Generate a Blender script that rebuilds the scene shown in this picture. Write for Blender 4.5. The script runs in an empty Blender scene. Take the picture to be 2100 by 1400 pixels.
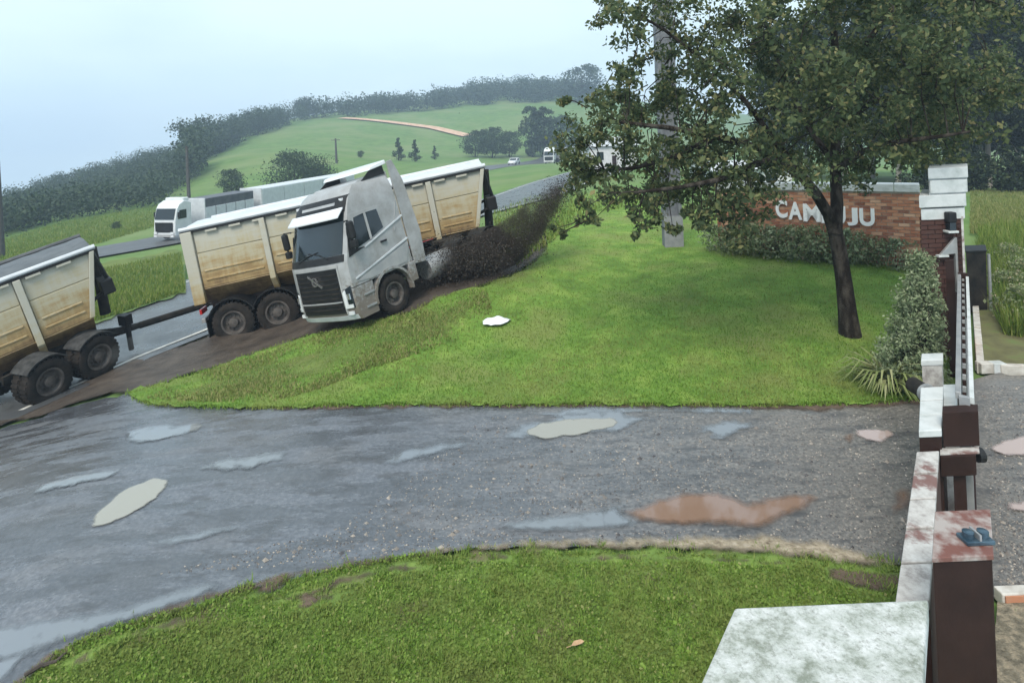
import bpy, bmesh, math, random
import numpy as np
from mathutils import Vector, Matrix
from mathutils.geometry import delaunay_2d_cdt

random.seed(7)
RNG = np.random.default_rng(7)
SC = bpy.context.scene
COL = SC.collection
R = math.radians

# ------------------------------------------------------------------ camera
F, H = 1300.0, 4.5              # focal length in photograph pixels, camera height in metres
ROLL, HY = R(2.5), 445.0        # the photograph leans a little; horizon above the picture centre
CR, SR = math.cos(ROLL), math.sin(ROLL)
cam_data = bpy.data.cameras.new('camera')
cam = bpy.data.objects.new('camera', cam_data)
COL.objects.link(cam)
cam_data.sensor_width = 36.0
cam_data.lens = 36.0 * F / 2100.0
cam_data.shift_x = HY * SR / 2100.0
cam_data.shift_y = -HY * CR / 2100.0
cam_data.clip_start, cam_data.clip_end = 0.05, 5000.0
cam.matrix_world = (Matrix.Translation((0, 0, H)) @ Matrix.Rotation(R(90), 4, 'X') @ Matrix.Rotation(-ROLL, 4, 'Z'))
SC.camera = cam

# ------------------------------------------------------------------ sky, sun, exposure
SUN_EL, SUN_AZ = R(52), R(200)          # high, veiled sun, behind and left of the camera
world = bpy.data.worlds.new('World'); SC.world = world; world.use_nodes = True
wn, wl = world.node_tree.nodes, world.node_tree.links
wn.clear()
w_out = wn.new('ShaderNodeOutputWorld')
w_bg = wn.new('ShaderNodeBackground'); w_bg.inputs['Strength'].default_value = 0.08
w_sky = wn.new('ShaderNodeTexSky'); w_sky.sky_type = 'NISHITA'; w_sky.sun_disc = False
w_sky.sun_elevation = SUN_EL; w_sky.sun_rotation = SUN_AZ; w_sky.dust_density = 3.0; w_sky.air_density = 1.0
w_co = wn.new('ShaderNodeTexCoord')
w_map = wn.new('ShaderNodeMapping'); w_map.inputs['Scale'].default_value = (1.0, 1.0, 3.0)
w_noise = wn.new('ShaderNodeTexNoise'); w_noise.inputs['Scale'].default_value = 1.7; w_noise.inputs['Detail'].default_value = 4
w_ramp = wn.new('ShaderNodeValToRGB')
w_ramp.color_ramp.elements[0].position = 0.33; w_ramp.color_ramp.elements[0].color = (5.3, 6.8, 8.3, 1)
w_ramp.color_ramp.elements[1].position = 0.62; w_ramp.color_ramp.elements[1].color = (7.2, 8.7, 9.0, 1)
w_mix = wn.new('ShaderNodeMix'); w_mix.data_type = 'RGBA'; w_mix.inputs['Factor'].default_value = 0.82
wl.new(w_co.outputs['Generated'], w_map.inputs['Vector'])
wl.new(w_map.outputs['Vector'], w_noise.inputs['Vector'])
wl.new(w_noise.outputs['Fac'], w_ramp.inputs['Fac'])
wl.new(w_sky.outputs['Color'], w_mix.inputs['A'])
wl.new(w_ramp.outputs['Color'], w_mix.inputs['B'])
wl.new(w_mix.outputs['Result'], w_bg.inputs['Color'])
wl.new(w_bg.outputs['Background'], w_out.inputs['Surface'])

sun_data = bpy.data.lights.new('sun', 'SUN')
sun_data.energy = 1.9; sun_data.angle = R(25); sun_data.color = (1.0, 0.93, 0.82)
sun = bpy.data.objects.new('sun', sun_data); COL.objects.link(sun)
sun_dir = Vector((math.sin(SUN_AZ) * math.cos(SUN_EL), math.cos(SUN_AZ) * math.cos(SUN_EL), math.sin(SUN_EL)))
sun.rotation_euler = sun_dir.to_track_quat('Z', 'Y').to_euler()
sun.location = sun_dir * 60

vs = SC.view_settings
vs.view_transform = 'Standard'; vs.look = 'None'; vs.exposure = 1.0; vs.gamma = 1.0; vs.use_curve_mapping = False

# ------------------------------------------------------------------ geometry of the view -> places in the world
def level(u, v):
    du, dv = u - 1050.0, v - 700.0
    return du * CR - dv * SR, du * SR + dv * CR + HY       # right of / below the horizon point
def at_depth(u, v, D):
    a, b = level(u, v)
    return Vector((a / F * D, D, H - b / F * D))
def at_height(u, v, z):
    a, b = level(u, v)
    D = F * (H - z) / b
    return Vector((a / F * D, D, z))

# ground survey: (u, v, height) for near ground, (u, v, None, depth) for far ground
SURVEY_Z = [
 (0,1390,-.1),(500,1390,0),(1050,1390,0),(1500,1390,0),(2090,1390,0),
 (0,1100,-.12),(500,1000,0),(1050,1000,0),(1600,1000,0),(2080,950,0),
 (0,930,-.5),(300,870,-.2),(600,835,-.02),(1050,830,0),(1500,830,0),(1850,820,0),(2080,770,0),
 (30,855,-1.2),(200,785,-1.05),(300,805,-.55),(460,702,-.95),(545,674,-.9),(600,740,-.35),(600,672,-.7),(690,655,0.0),(805,642,.25),
 (985,592,.55),(1000,700,.12),(1200,600,.35),(1380,510,.6),(1150,500,.7),(1200,430,.65),(1650,545,.5),(1500,518,.6),(1830,555,.4),
 (1740,688,.12),(1910,792,0),(300,652,-1.15),(410,630,-1.1),(100,690,-1.6),(1060,405,-1.2),
 (300,560,-1.7),(50,600,-2.3),(1990,600,.1),(2090,480,0),(2090,620,.1),
]
SURVEY_D = [
 (0,555,36),(350,492,46),(520,455,56),(1050,330,170),(1130,327,185),(800,372,100),
 (0,490,75),(119,454,80),(327,419,95),(0,446,130),(268,392,140),(400,338,160),(0,412,200),(137,368,220),(268,332,240),(380,303,240),(0,425,450),(200,372,450),(400,312,450),(-200,470,200),(-200,480,450),(429,323,150),
 (500,400,92),(512,282,220),(631,246,300),(520,272,235),(620,242,310),(800,302,200),(960,287,225),(714,242,290),(1000,215,330),(1180,207,340),
 (820,227,350),(1024,186,420),(1190,190,420),(620,240,420),
 (1400,335,90),(1700,350,80),(2000,388,46),(2100,388,46),(1250,330,130),(1500,300,250),(2050,330,120),(1600,262,420),(2090,250,420),(1150,372,60),
]
ctl = []
for u, v, z in SURVEY_Z:
    p = at_height(u, v, z); ctl.append((p.x / p.y, math.log(p.y), p.z))
for u, v, D in SURVEY_D:
    p = at_depth(u, v, D); ctl.append((p.x / p.y, math.log(p.y), p.z))
for th, D, z in ((-1.6, 3, -.1), (-1.6, 8, -1.3), (-1.6, 30, -3), (-1.6, 120, -9), (-1.6, 400, -9), (1.7, 3, 0), (1.7, 8, 0), (1.7, 25, 0), (1.7, 80, -2), (1.7, 400, -2), (-.9, 1.2, 0), (0, 1.2, 0), (.9, 1.2, 0)):
    ctl.append((th, math.log(D), z))
ctl = np.array(ctl)
def _kern(r2):
    return np.where(r2 > 1e-12, 0.5 * r2 * np.log(np.maximum(r2, 1e-12)), 0)
_A = ctl[:, :2] * np.array([1.6, 1.0])
_n = len(_A)
_K = _kern(((_A[:, None] - _A[None]) ** 2).sum(-1)) + np.eye(_n) * 0.004
_Pm = np.hstack([np.ones((_n, 1)), _A])
_sol = np.linalg.solve(np.block([[_K, _Pm], [_Pm.T, np.zeros((3, 3))]]), np.concatenate([ctl[:, 2], np.zeros(3)]))
TH = np.linspace(-1.7, 1.8, 421); LD = np.linspace(math.log(1.0), math.log(560.0), 401)
_g = np.stack(np.meshgrid(TH, LD, indexing='ij'), -1).reshape(-1, 2) * np.array([1.6, 1.0])
_zz = np.empty(len(_g))
for i in range(0, len(_g), 20000):
    s = _g[i:i + 20000]
    _zz[i:i + 20000] = _kern(((s[:, None] - _A[None]) ** 2).sum(-1)) @ _sol[:_n] + _sol[_n] + s @ _sol[_n + 1:]
ZG = _zz.reshape(len(TH), len(LD))
def ground_z(x, y):
    x = np.asarray(x, float); y = np.maximum(np.asarray(y, float), 1.01)
    a = np.clip((x / y - TH[0]) / (TH[1] - TH[0]), 0, len(TH) - 1.001)
    b = np.clip((np.log(y) - LD[0]) / (LD[1] - LD[0]), 0, len(LD) - 1.001)
    i, j = a.astype(int), b.astype(int); fa, fb = a - i, b - j
    return (ZG[i, j] * (1 - fa) * (1 - fb) + ZG[i + 1, j] * fa * (1 - fb) + ZG[i, j + 1] * (1 - fa) * fb + ZG[i + 1, j + 1] * fa * fb)
DS = np.exp(np.linspace(math.log(1.3), math.log(540), 170))
def on_ground(us, vs_):
    """where the sight lines through these pixels first meet the ground"""
    us = np.asarray(us, float); vs_ = np.asarray(vs_, float)
    du, dv = us - 1050, vs_ - 700
    a = du * CR - dv * SR; b = du * SR + dv * CR + HY
    X = a[:, None] / F * DS; Z = H - b[:, None] / F * DS
    diff = Z - ground_z(X, np.broadcast_to(DS, X.shape))
    below = diff < 0
    k = np.clip(np.where(below.any(1), below.argmax(1), len(DS) - 1), 1, len(DS) - 1)
    r = np.arange(len(us)); d0, d1 = diff[r, k - 1], diff[r, k]
    t = np.clip(d0 / np.where(abs(d0 - d1) < 1e-9, 1, d0 - d1), 0, 1)
    D = DS[k - 1] + t * (DS[k] - DS[k - 1])
    x = a / F * D
    return np.stack([x, D, ground_z(x, D)], -1)
def gp(u, v):
    return Vector(on_ground([u], [v])[0])

# ------------------------------------------------------------------ naming helpers
def tag(o, label=None, cat=None, group=None, kind=None):
    if label: o['label'] = label
    if cat: o['category'] = cat
    if group: o['group'] = group
    if kind: o['kind'] = kind
    return o
def thing(name, label, cat, loc=(0, 0, 0), rotz=0.0, group=None, matrix=None):
    o = bpy.data.objects.new(name, None); COL.objects.link(o)
    o.empty_display_size = 0.2
    if matrix is not None: o.matrix_world = matrix
    else:
        o.location = loc; o.rotation_euler = (0, 0, rotz)
    return tag(o, label, cat, group)
def copy_tree(o, parent=None):
    c = o.copy(); COL.objects.link(c)
    if parent is not None:
        c.parent = parent
    for ch in list(o.children): copy_tree(ch, c)
    return c

# ------------------------------------------------------------------ materials
def _nt(name):
    m = bpy.data.materials.new(name); m.use_nodes = True
    nt = m.node_tree; b = nt.nodes['Principled BSDF']
    return m, nt, b
def _coord(nt, space):
    if space == 'world':
        g = nt.nodes.new('ShaderNodeNewGeometry'); return g.outputs['Position']
    return nt.nodes.new('ShaderNodeTexCoord').outputs['Object']
def _noise(nt, vec, scale, detail=5.0, rough=0.6, stretch=None):
    n = nt.nodes.new('ShaderNodeTexNoise'); n.inputs['Scale'].default_value = scale
    n.inputs['Detail'].default_value = detail; n.inputs['Roughness'].default_value = rough
    if stretch:
        mp = nt.nodes.new('ShaderNodeMapping'); mp.inputs['Scale'].default_value = stretch
        nt.links.new(vec, mp.inputs['Vector']); vec = mp.outputs['Vector']
    nt.links.new(vec, n.inputs['Vector']); return n.outputs['Fac']
def _ramp(nt, fac, stops):
    r = nt.nodes.new('ShaderNodeValToRGB'); e = r.color_ramp.elements
    while len(e) < len(stops): e.new(0.5)
    for k, (p, c) in enumerate(stops):
        e[k].position = p; e[k].color = (*c, 1) if len(c) == 3 else c
    nt.links.new(fac, r.inputs['Fac']); return r.outputs['Color']
def _mix(nt, fac, a, b):
    m = nt.nodes.new('ShaderNodeMix'); m.data_type = 'RGBA'
    for s, v in (('Factor', fac), ('A', a), ('B', b)):
        if isinstance(v, (int, float)): m.inputs[s].default_value = v
        elif isinstance(v, tuple): m.inputs[s].default_value = (*v, 1)
        else: nt.links.new(v, m.inputs[s])
    return m.outputs['Result']
def _bump(nt, b, height, strength, dist=0.02):
    bp = nt.nodes.new('ShaderNodeBump'); bp.inputs['Strength'].default_value = strength; bp.inputs['Distance'].default_value = dist
    nt.links.new(height, bp.inputs['Height']); nt.links.new(bp.outputs['Normal'], b.inputs['Normal'])
def mat(name, c1, c2=None, scale=6.0, rough=0.6, bump=0.0, metal=0.0, space='object', bscale=None, lo=0.35, hi=0.65, stretch=None, spec=None, dist=0.02, rough2=None):
    m, nt, b = _nt(name)
    b.inputs['Roughness'].default_value = rough; b.inputs['Metallic'].default_value = metal
    if spec is not None: b.inputs['Specular IOR Level'].default_value = spec
    if c2 is None:
        b.inputs['Base Color'].default_value = (*c1, 1)
        vec = _coord(nt, space) if bump else None
    else:
        vec = _coord(nt, space); f = _noise(nt, vec, scale, stretch=stretch)
        nt.links.new(_ramp(nt, f, [(lo, c1), (hi, c2)]), b.inputs['Base Color'])
        if rough2 is not None:
            r = _ramp(nt, f, [(lo, (rough,) * 3), (hi, (rough2,) * 3)]); nt.links.new(r, b.inputs['Roughness'])
    if bump: _bump(nt, b, _noise(nt, vec, bscale or scale * 6), bump, dist)
    return m
def leaf_mat(name, stops, trans=0.3, rough=0.55, patch=None):
    """foliage: every leaf its own tone"""
    m, nt, b = _nt(name)
    g = nt.nodes.new('ShaderNodeNewGeometry')
    c = _ramp(nt, g.outputs['Random Per Island'], stops)
    if patch:
        f = _noise(nt, g.outputs['Position'], patch[0], 3)
        c = _mix(nt, _ramp(nt, f, [(0.42, (0, 0, 0)), (0.6, (1, 1, 1))]), c, patch[1])
    nt.links.new(c, b.inputs['Base Color']); b.inputs['Roughness'].default_value = rough
    b.inputs['Specular IOR Level'].default_value = 0.12
    tr = nt.nodes.new('ShaderNodeBsdfTranslucent'); nt.links.new(c, tr.inputs['Color'])
    mx = nt.nodes.new('ShaderNodeMixShader'); mx.inputs['Fac'].default_value = trans
    nt.links.new(b.outputs['BSDF'], mx.inputs[1]); nt.links.new(tr.outputs['BSDF'], mx.inputs[2])
    nt.links.new(mx.outputs['Shader'], nt.nodes['Material Output'].inputs['Surface'])
    return m

# ------------------------------------------------------------------ mesh builder
class MB:
    def __init__(s): s.v, s.f = [], []
    def add(s, vs_, fs):
        k = len(s.v); s.v += [tuple(p) for p in vs_]; s.f += [tuple(i + k for i in f) for f in fs]; return s
    def box(s, c, d, rot=None):
        hx, hy, hz = d[0] / 2, d[1] / 2, d[2] / 2
        P = [Vector((x, y, z)) for x in (-hx, hx) for y in (-hy, hy) for z in (-hz, hz)]
        if rot is not None: P = [rot @ p for p in P]
        return s.add([p + Vector(c) for p in P], [(0, 1, 3, 2), (4, 6, 7, 5), (0, 4, 5, 1), (2, 3, 7, 6), (0, 2, 6, 4), (1, 5, 7, 3)])
    def span(s, a, b):
        return s.box([(a[i] + b[i]) / 2 for i in range(3)], [abs(b[i] - a[i]) for i in range(3)])
    def prism(s, pts, off):
        """closed polygon pts (3D) swept along off"""
        n = len(pts); off = Vector(off); P = [Vector(p) for p in pts]
        return s.add(P + [p + off for p in P], [tuple(range(n))[::-1], tuple(range(n, 2 * n))] + [(i, (i + 1) % n, n + (i + 1) % n, n + i) for i in range(n)])
    def tube(s, path, rad, n=8, cap=True):
        P = [Vector(p) for p in path]
        if isinstance(rad, (int, float)): rad = [rad] * len(P)
        vs_, fs = [], []; ref = None
        for i, p in enumerate(P):
            t = (P[min(i + 1, len(P) - 1)] - P[max(i - 1, 0)]).normalized()
            if ref is None: ref = Vector((0, 0, 1)) if abs(t.z) < 0.9 else Vector((1, 0, 0))
            a = t.cross(ref).normalized(); b = a.cross(t).normalized(); ref = b
            for k in range(n):
                w = 2 * math.pi * k / n; vs_.append(p + (a * math.cos(w) + b * math.sin(w)) * rad[i])
        for i in range(len(P) - 1):
            for k in range(n): fs.append((i * n + k, i * n + (k + 1) % n, (i + 1) * n + (k + 1) % n, (i + 1) * n + k))
        if cap: fs += [tuple(range(n))[::-1], tuple(range((len(P) - 1) * n, len(P) * n))]
        return s.add(vs_, fs)
    def lathe(s, prof, axis='x', n=28, c=(0, 0, 0)):
        """prof: (along axis, radius)"""
        vs_, fs = [], []
        for a, r in prof:
            for k in range(n):
                w = 2 * math.pi * k / n; p = (a, r * math.cos(w), r * math.sin(w))
                if axis == 'z': p = (p[1], p[2], p[0])
                if axis == 'y': p = (p[1], p[0], p[2])
                vs_.append((p[0] + c[0], p[1] + c[1], p[2] + c[2]))
        for i in range(len(prof) - 1):
            for k in range(n): fs.append((i * n + k, i * n + (k + 1) % n, (i + 1) * n + (k + 1) % n, (i + 1) * n + k))
        return s.add(vs_, fs)
    def loft(s, rings, cap=(True, True), closed=True):
        n = len(rings[0]); vs_ = [p for r in rings for p in r]; fs = []
        for i in range(len(rings) - 1):
            for k in range(n if closed else n - 1): fs.append((i * n + k, i * n + (k + 1) % n, (i + 1) * n + (k + 1) % n, (i + 1) * n + k))
        if cap[0]: fs.append(tuple(range(n))[::-1])
        if cap[1]: fs.append(tuple(range((len(rings) - 1) * n, len(rings) * n)))
        return s.add(vs_, fs)
    def build(s, name, m, parent=None, smooth=False, bevel=0.0, fix=True):
        me = bpy.data.meshes.new(name); me.from_pydata(s.v, [], s.f)
        if fix:
            bm = bmesh.new(); bm.from_mesh(me); bmesh.ops.recalc_face_normals(bm, faces=bm.faces); bm.to_mesh(me); bm.free()
        me.materials.append(m)
        if smooth:
            me.shade_smooth()
            if smooth != 'all': me.set_sharp_from_angle(angle=R(38))
        o = bpy.data.objects.new(name, me); COL.objects.link(o)
        if parent is not None: o.parent = parent
        if bevel:
            b = o.modifiers.new('bevel', 'BEVEL'); b.width = bevel; b.segments = 2; b.limit_method = 'ANGLE'
        return o
def quads_mesh(name, V, m, parent=None, tri=False):
    """V: (n,4,3) or (n,3,3) array, one loose face each"""
    n, k = V.shape[:2]
    me = bpy.data.meshes.new(name); me.vertices.add(n * k); me.loops.add(n * k); me.polygons.add(n)
    me.vertices.foreach_set('co', V.reshape(-1).astype(np.float32))
    me.loops.foreach_set('vertex_index', np.arange(n * k, dtype=np.int32))
    me.polygons.foreach_set('loop_start', np.arange(0, n * k, k, dtype=np.int32))
    me.polygons.foreach_set('loop_total', np.full(n, k, dtype=np.int32))
    me.update(); me.validate(); me.materials.append(m)
    o = bpy.data.objects.new(name, me); COL.objects.link(o)
    if parent is not None: o.parent = parent
    return o
def unit(a): return a / np.maximum(np.linalg.norm(a, axis=-1, keepdims=True), 1e-9)
def leaves(C, size, aspect=0.5, rng=RNG, droop=0.3, jitter=0.35):
    """C: (n,3) leaf positions -> pointed leaf quads"""
    n = len(C)
    d = unit(rng.normal(size=(n, 3)) + np.array([0, 0, -droop])); e = unit(np.cross(d, rng.normal(size=(n, 3))))
    L = size * (1 + jitter * rng.normal(size=(n, 1))).clip(.4, 2)
    return np.stack([C - d * L * .5, C + e * L * aspect * .5, C + d * L * .5, C - e * L * aspect * .5], 1)
def ball(n, rng=RNG, shell=0.35):
    d = unit(rng.normal(size=(n, 3))); r = rng.random((n, 1)) ** shell
    return d * r

# polygons given in picture pixels, laid on the ground
def inside(poly, U, V):
    poly = np.asarray(poly, float); r = np.zeros(len(U), bool); j = len(poly) - 1
    for i in range(len(poly)):
        xi, yi = poly[i]; xj, yj = poly[j]
        c = ((yi > V) != (yj > V)) & (U < (xj - xi) * (V - yi) / (yj - yi + 1e-12) + xi); r ^= c; j = i
    return r
def wobble_line(poly, step, amp, rng, freq=0.05):
    out = []; n = len(poly)
    for i in range(n):
        a, b = np.array(poly[i], float), np.array(poly[(i + 1) % n], float); L = np.linalg.norm(b - a); k = max(1, int(L / step))
        nrm = np.array([-(b - a)[1], (b - a)[0]]) / max(L, 1e-6)
        for t in range(k):
            p = a + (b - a) * t / k
            out.append(p + nrm * amp * (rng.normal() * .45 + .6 * math.sin(p[0] * freq + p[1] * .07) + .4 * math.sin(p[0] * freq * 3.1 + 1.3)))
    return out
def soft_edge(m, inner=.75, scale=14.0, amount=.9):
    """a thin film or turf that fades out raggedly at its border"""
    nt = m.node_tree; out = nt.nodes['Material Output']; src = out.inputs['Surface'].links[0].from_socket
    at = nt.nodes.new('ShaderNodeAttribute'); at.attribute_name = 'edge'
    n = _noise(nt, _coord(nt, 'world'), scale, 4, .7)
    ma = nt.nodes.new('ShaderNodeMath'); ma.operation = 'MULTIPLY_ADD'; nt.links.new(n, ma.inputs[0]); ma.inputs[1].default_value = -amount; nt.links.new(at.outputs['Fac'], ma.inputs[2])
    mr = nt.nodes.new('ShaderNodeMapRange'); mr.inputs['From Min'].default_value = -.3 * amount; mr.inputs['From Max'].default_value = inner - .5 * amount; nt.links.new(ma.outputs[0], mr.inputs['Value'])
    tp = nt.nodes.new('ShaderNodeBsdfTransparent'); mx = nt.nodes.new('ShaderNodeMixShader')
    nt.links.new(mr.outputs[0], mx.inputs['Fac']); nt.links.new(tp.outputs[0], mx.inputs[1]); nt.links.new(src, mx.inputs[2]); nt.links.new(mx.outputs[0], out.inputs['Surface'])
    return m
def drape(name, poly, m, lift, step=22, amp=3.0, grid=26, seed=1, kind='structure', freq=0.05, soft=0):
    rng = np.random.default_rng(seed)
    edge = wobble_line(poly, step, amp, rng, freq) if amp is not None else [np.array(p, float) for p in poly]
    E = np.array(edge); u0, v0 = E.min(0); u1, v1 = E.max(0)
    gu, gv = np.meshgrid(np.arange(u0, u1, grid), np.arange(v0, v1, max(6, grid * .45))); gu, gv = gu.ravel(), gv.ravel()
    k = inside(E, gu, gv); gu, gv = gu[k] + rng.uniform(-2, 2, k.sum()), gv[k] + rng.uniform(-1, 1, k.sum())
    allu = np.concatenate([E[:, 0], gu]); allv = np.concatenate([E[:, 1], gv])
    W = on_ground(allu, allv); n = len(E)
    vo, eo, fo, *_ = delaunay_2d_cdt([Vector((a, b)) for a, b in W[:, :2]], [(i, (i + 1) % n) for i in range(n)], [], 1, 1e-5)
    xy = np.array([(p.x, p.y) for p in vo]); z = ground_z(xy[:, 0], xy[:, 1]) + lift
    mb = MB(); mb.v = [(a, b, c) for (a, b), c in zip(xy, z)]; mb.f = [tuple(f) for f in fo]
    o = mb.build(name, m, smooth='all', fix=False)
    me = o.data
    if soft:
        # distance to the border, in metres
        Wb = W[:n, :2]; nx = np.roll(Wb, -1, 0); dmin = np.full(len(xy), 9e9)
        for a_, b_ in zip(Wb, nx):
            ab = b_ - a_; t_ = np.clip(((xy - a_) @ ab) / max(ab @ ab, 1e-9), 0, 1); dmin = np.minimum(dmin, np.linalg.norm(xy - (a_ + t_[:, None] * ab), axis=1))
        at = me.attributes.new('edge', 'FLOAT', 'POINT'); at.data.foreach_set('value', np.clip(dmin / soft, 0, 1).astype(np.float32))
    bm = bmesh.new(); bm.from_mesh(me)
    for f in bm.faces:
        if f.normal.z < 0: f.normal_flip()
    bm.to_mesh(me); bm.free()
    tag(o, kind=kind); return o
def scatter(poly, n, rng, avoid=()):
    E = np.asarray(poly, float); u0, v0 = E.min(0); u1, v1 = E.max(0); out_u, out_v = [], []
    tot = 0
    while tot < n:
        U = rng.uniform(u0, u1, n); V = rng.uniform(v0, v1, n); k = inside(E, U, V)
        for a in avoid: k &= ~inside(a, U, V)
        out_u.append(U[k]); out_v.append(V[k]); tot += k.sum()
    U = np.concatenate(out_u)[:n]; V = np.concatenate(out_v)[:n]
    return on_ground(U, V), U, V
# ================================================================== SETTING
M = {}
def ground_mat(name, stops, scale, bump=0.4, bscale=30.0, second=None, rough=0.9, dist=0.03, stretch=None):
    m, nt, b = _nt(name); vec = _coord(nt, 'world')
    c = _ramp(nt, _noise(nt, vec, scale, 8, .65, stretch), stops)
    if second:
        f = _ramp(nt, _noise(nt, vec, second[0], 4, .6), [(second[2], (0, 0, 0)), (second[3], (1, 1, 1))]); c = _mix(nt, f, c, second[1])
    nt.links.new(c, b.inputs['Base Color']); b.inputs['Roughness'].default_value = rough; b.inputs['Specular IOR Level'].default_value = 0.2
    _bump(nt, b, _noise(nt, vec, bscale, 6), bump, dist); return m
M['field'] = ground_mat('field grass', [(.3, (.07, .13, .035)), (.55, (.11, .19, .05)), (.75, (.16, .22, .07))], .35, second=(.05, (.15, .2, .075), .45, .62), bscale=3)
M['soil'] = ground_mat('damp red soil', [(.3, (.09, .06, .045)), (.6, (.16, .11, .08))], 2.2)
M['lawn'] = ground_mat('mown lawn', [(.3, (.075, .14, .025)), (.5, (.12, .215, .035)), (.7, (.22, .3, .065))], 1.6, second=(.6, (.16, .2, .055), .48, .64), bscale=22)
M['lawn_dry'] = ground_mat('worn verge turf', [(.3, (.11, .14, .04)), (.55, (.17, .2, .06)), (.75, (.22, .2, .09))], 2.4, second=(.6, (.1, .18, .035), .42, .6), bscale=22)
M['mud'] = ground_mat('churned mud', [(.3, (.035, .028, .024)), (.6, (.085, .068, .055)), (.8, (.13, .11, .09))], 1.8, bump=.8, bscale=9, rough=.55, dist=.05)
M['median'] = ground_mat('rough median grass', [(.3, (.07, .1, .03)), (.55, (.13, .17, .045)), (.75, (.2, .21, .07))], .5, second=(.12, (.07, .12, .04), .45, .6), bscale=3)
M['leaf_litter'] = ground_mat('gravel with leaf litter', [(.3, (.07, .06, .045)), (.48, (.17, .15, .11)), (.62, (.3, .25, .18)), (.75, (.09, .13, .05))], 14, bump=.9, bscale=26)
M['weed_bank'] = ground_mat('weedy bank', [(.3, (.08, .075, .04)), (.55, (.13, .13, .06)), (.75, (.11, .16, .05))], 2.5, bscale=12)
M['dirt_track'] = ground_mat('red dirt road', [(.3, (.42, .25, .16)), (.7, (.62, .45, .33))], .5)

def wet_gravel():
    m, nt, b = _nt('wet gravel'); vec = _coord(nt, 'world')
    fine = _noise(nt, vec, 21, 8, .8)
    big = _noise(nt, vec, .55, 4, .6, (1, 1.7, 1))
    streak = _noise(nt, vec, 1.3, 7, .68, (.5, 1.7, 1))
    sep = nt.nodes.new('ShaderNodeSeparateXYZ'); nt.links.new(vec, sep.inputs[0])
    gx_ = nt.nodes.new('ShaderNodeMapRange'); gx_.inputs['From Min'].default_value = -1.5; gx_.inputs['From Max'].default_value = 4.0; nt.links.new(sep.outputs['X'], gx_.inputs['Value'])
    slate = _ramp(nt, fine, [(.32, (.05, .058, .07)), (.5, (.105, .115, .135)), (.68, (.2, .21, .225))])
    tan = _ramp(nt, fine, [(.34, (.05, .046, .043)), (.47, (.12, .112, .104)), (.6, (.24, .22, .195)), (.7, (.36, .32, .28))])
    c = _mix(nt, gx_.outputs[0], slate, tan)
    c = _mix(nt, _ramp(nt, big, [(.5, (0, 0, 0)), (.75, (.35,) * 3)]), c, (.14, .12, .1))
    c = _mix(nt, _ramp(nt, _noise(nt, vec, 3.1, 6, .7, (.6, 1.6, 1)), [(.5, (0, 0, 0)), (.62, (.7,) * 3)]), c, (.045, .045, .048))
    wet = _ramp(nt, streak, [(.46, (1, 1, 1)), (.55, (0, 0, 0))])
    # the drive dries out towards the gate (east), where the gravel is coarser
    mr = nt.nodes.new('ShaderNodeMapRange'); mr.inputs['From Min'].default_value = -2.0; mr.inputs['From Max'].default_value = 4.5
    mr.inputs['To Min'].default_value = 1.0; mr.inputs['To Max'].default_value = .25; nt.links.new(sep.outputs['X'], mr.inputs['Value'])
    mu = nt.nodes.new('ShaderNodeMath'); mu.operation = 'MULTIPLY'; nt.links.new(wet, mu.inputs[0]); nt.links.new(mr.outputs[0], mu.inputs[1])
    r = nt.nodes.new('ShaderNodeMapRange'); nt.links.new(mu.outputs[0], r.inputs['Value']); r.inputs['To Min'].default_value = .42; r.inputs['To Max'].default_value = .09
    nt.links.new(r.outputs[0], b.inputs['Roughness'])
    nt.links.new(_mix(nt, mu.outputs[0], c, _mix(nt, .5, c, (.03, .032, .036))), b.inputs['Base Color'])
    b.inputs['Specular IOR Level'].default_value = .8
    ad = nt.nodes.new('ShaderNodeMath'); ad.operation = 'MULTIPLY_ADD'; nt.links.new(streak, ad.inputs[0]); ad.inputs[1].default_value = 1.6; nt.links.new(fine, ad.inputs[2])
    _bump(nt, b, ad.outputs[0], .3, .016); return m
M['gravel'] = wet_gravel()
M['asphalt'] = mat('wet asphalt', (.045, .048, .052), (.075, .078, .082), 1.2, .22, .25, space='world', bscale=40, rough2=.42, dist=.01)
M['asphalt_far'] = mat('damp asphalt', (.05, .05, .053), (.08, .08, .082), 1.0, .5, space='world')
def water(name, c, rough=.03, spec=.8):
    m, nt, b = _nt(name); b.inputs['Base Color'].default_value = (*c, 1); b.inputs['Roughness'].default_value = rough
    b.inputs['Specular IOR Level'].default_value = spec
    _bump(nt, b, _noise(nt, _coord(nt, 'world'), 5, 2), .05, .01); return m
M['water_beige'] = soft_edge(water('milky puddle water', (.27, .26, .22)), .6, 9, .7)
M['water_sky'] = soft_edge(water('sky tinted puddle water', (.16, .178, .195), .02, 1.0), .95, 5, 1.2)  # pale base colour stands in for part of the sky reflection
M['water_red'] = soft_edge(water('red muddy water', (.22, .14, .1), .06), .85, 3, .8)
M['water_pink'] = soft_edge(water('pale red water', (.36, .27, .24), .08), .7, 10, .7)
M['edge_gravel'] = ground_mat('pale loose gravel', [(.3, (.13, .1, .07)), (.5, (.3, .25, .18)), (.7, (.45, .38, .3))], 16, bump=.9, bscale=24)

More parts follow.
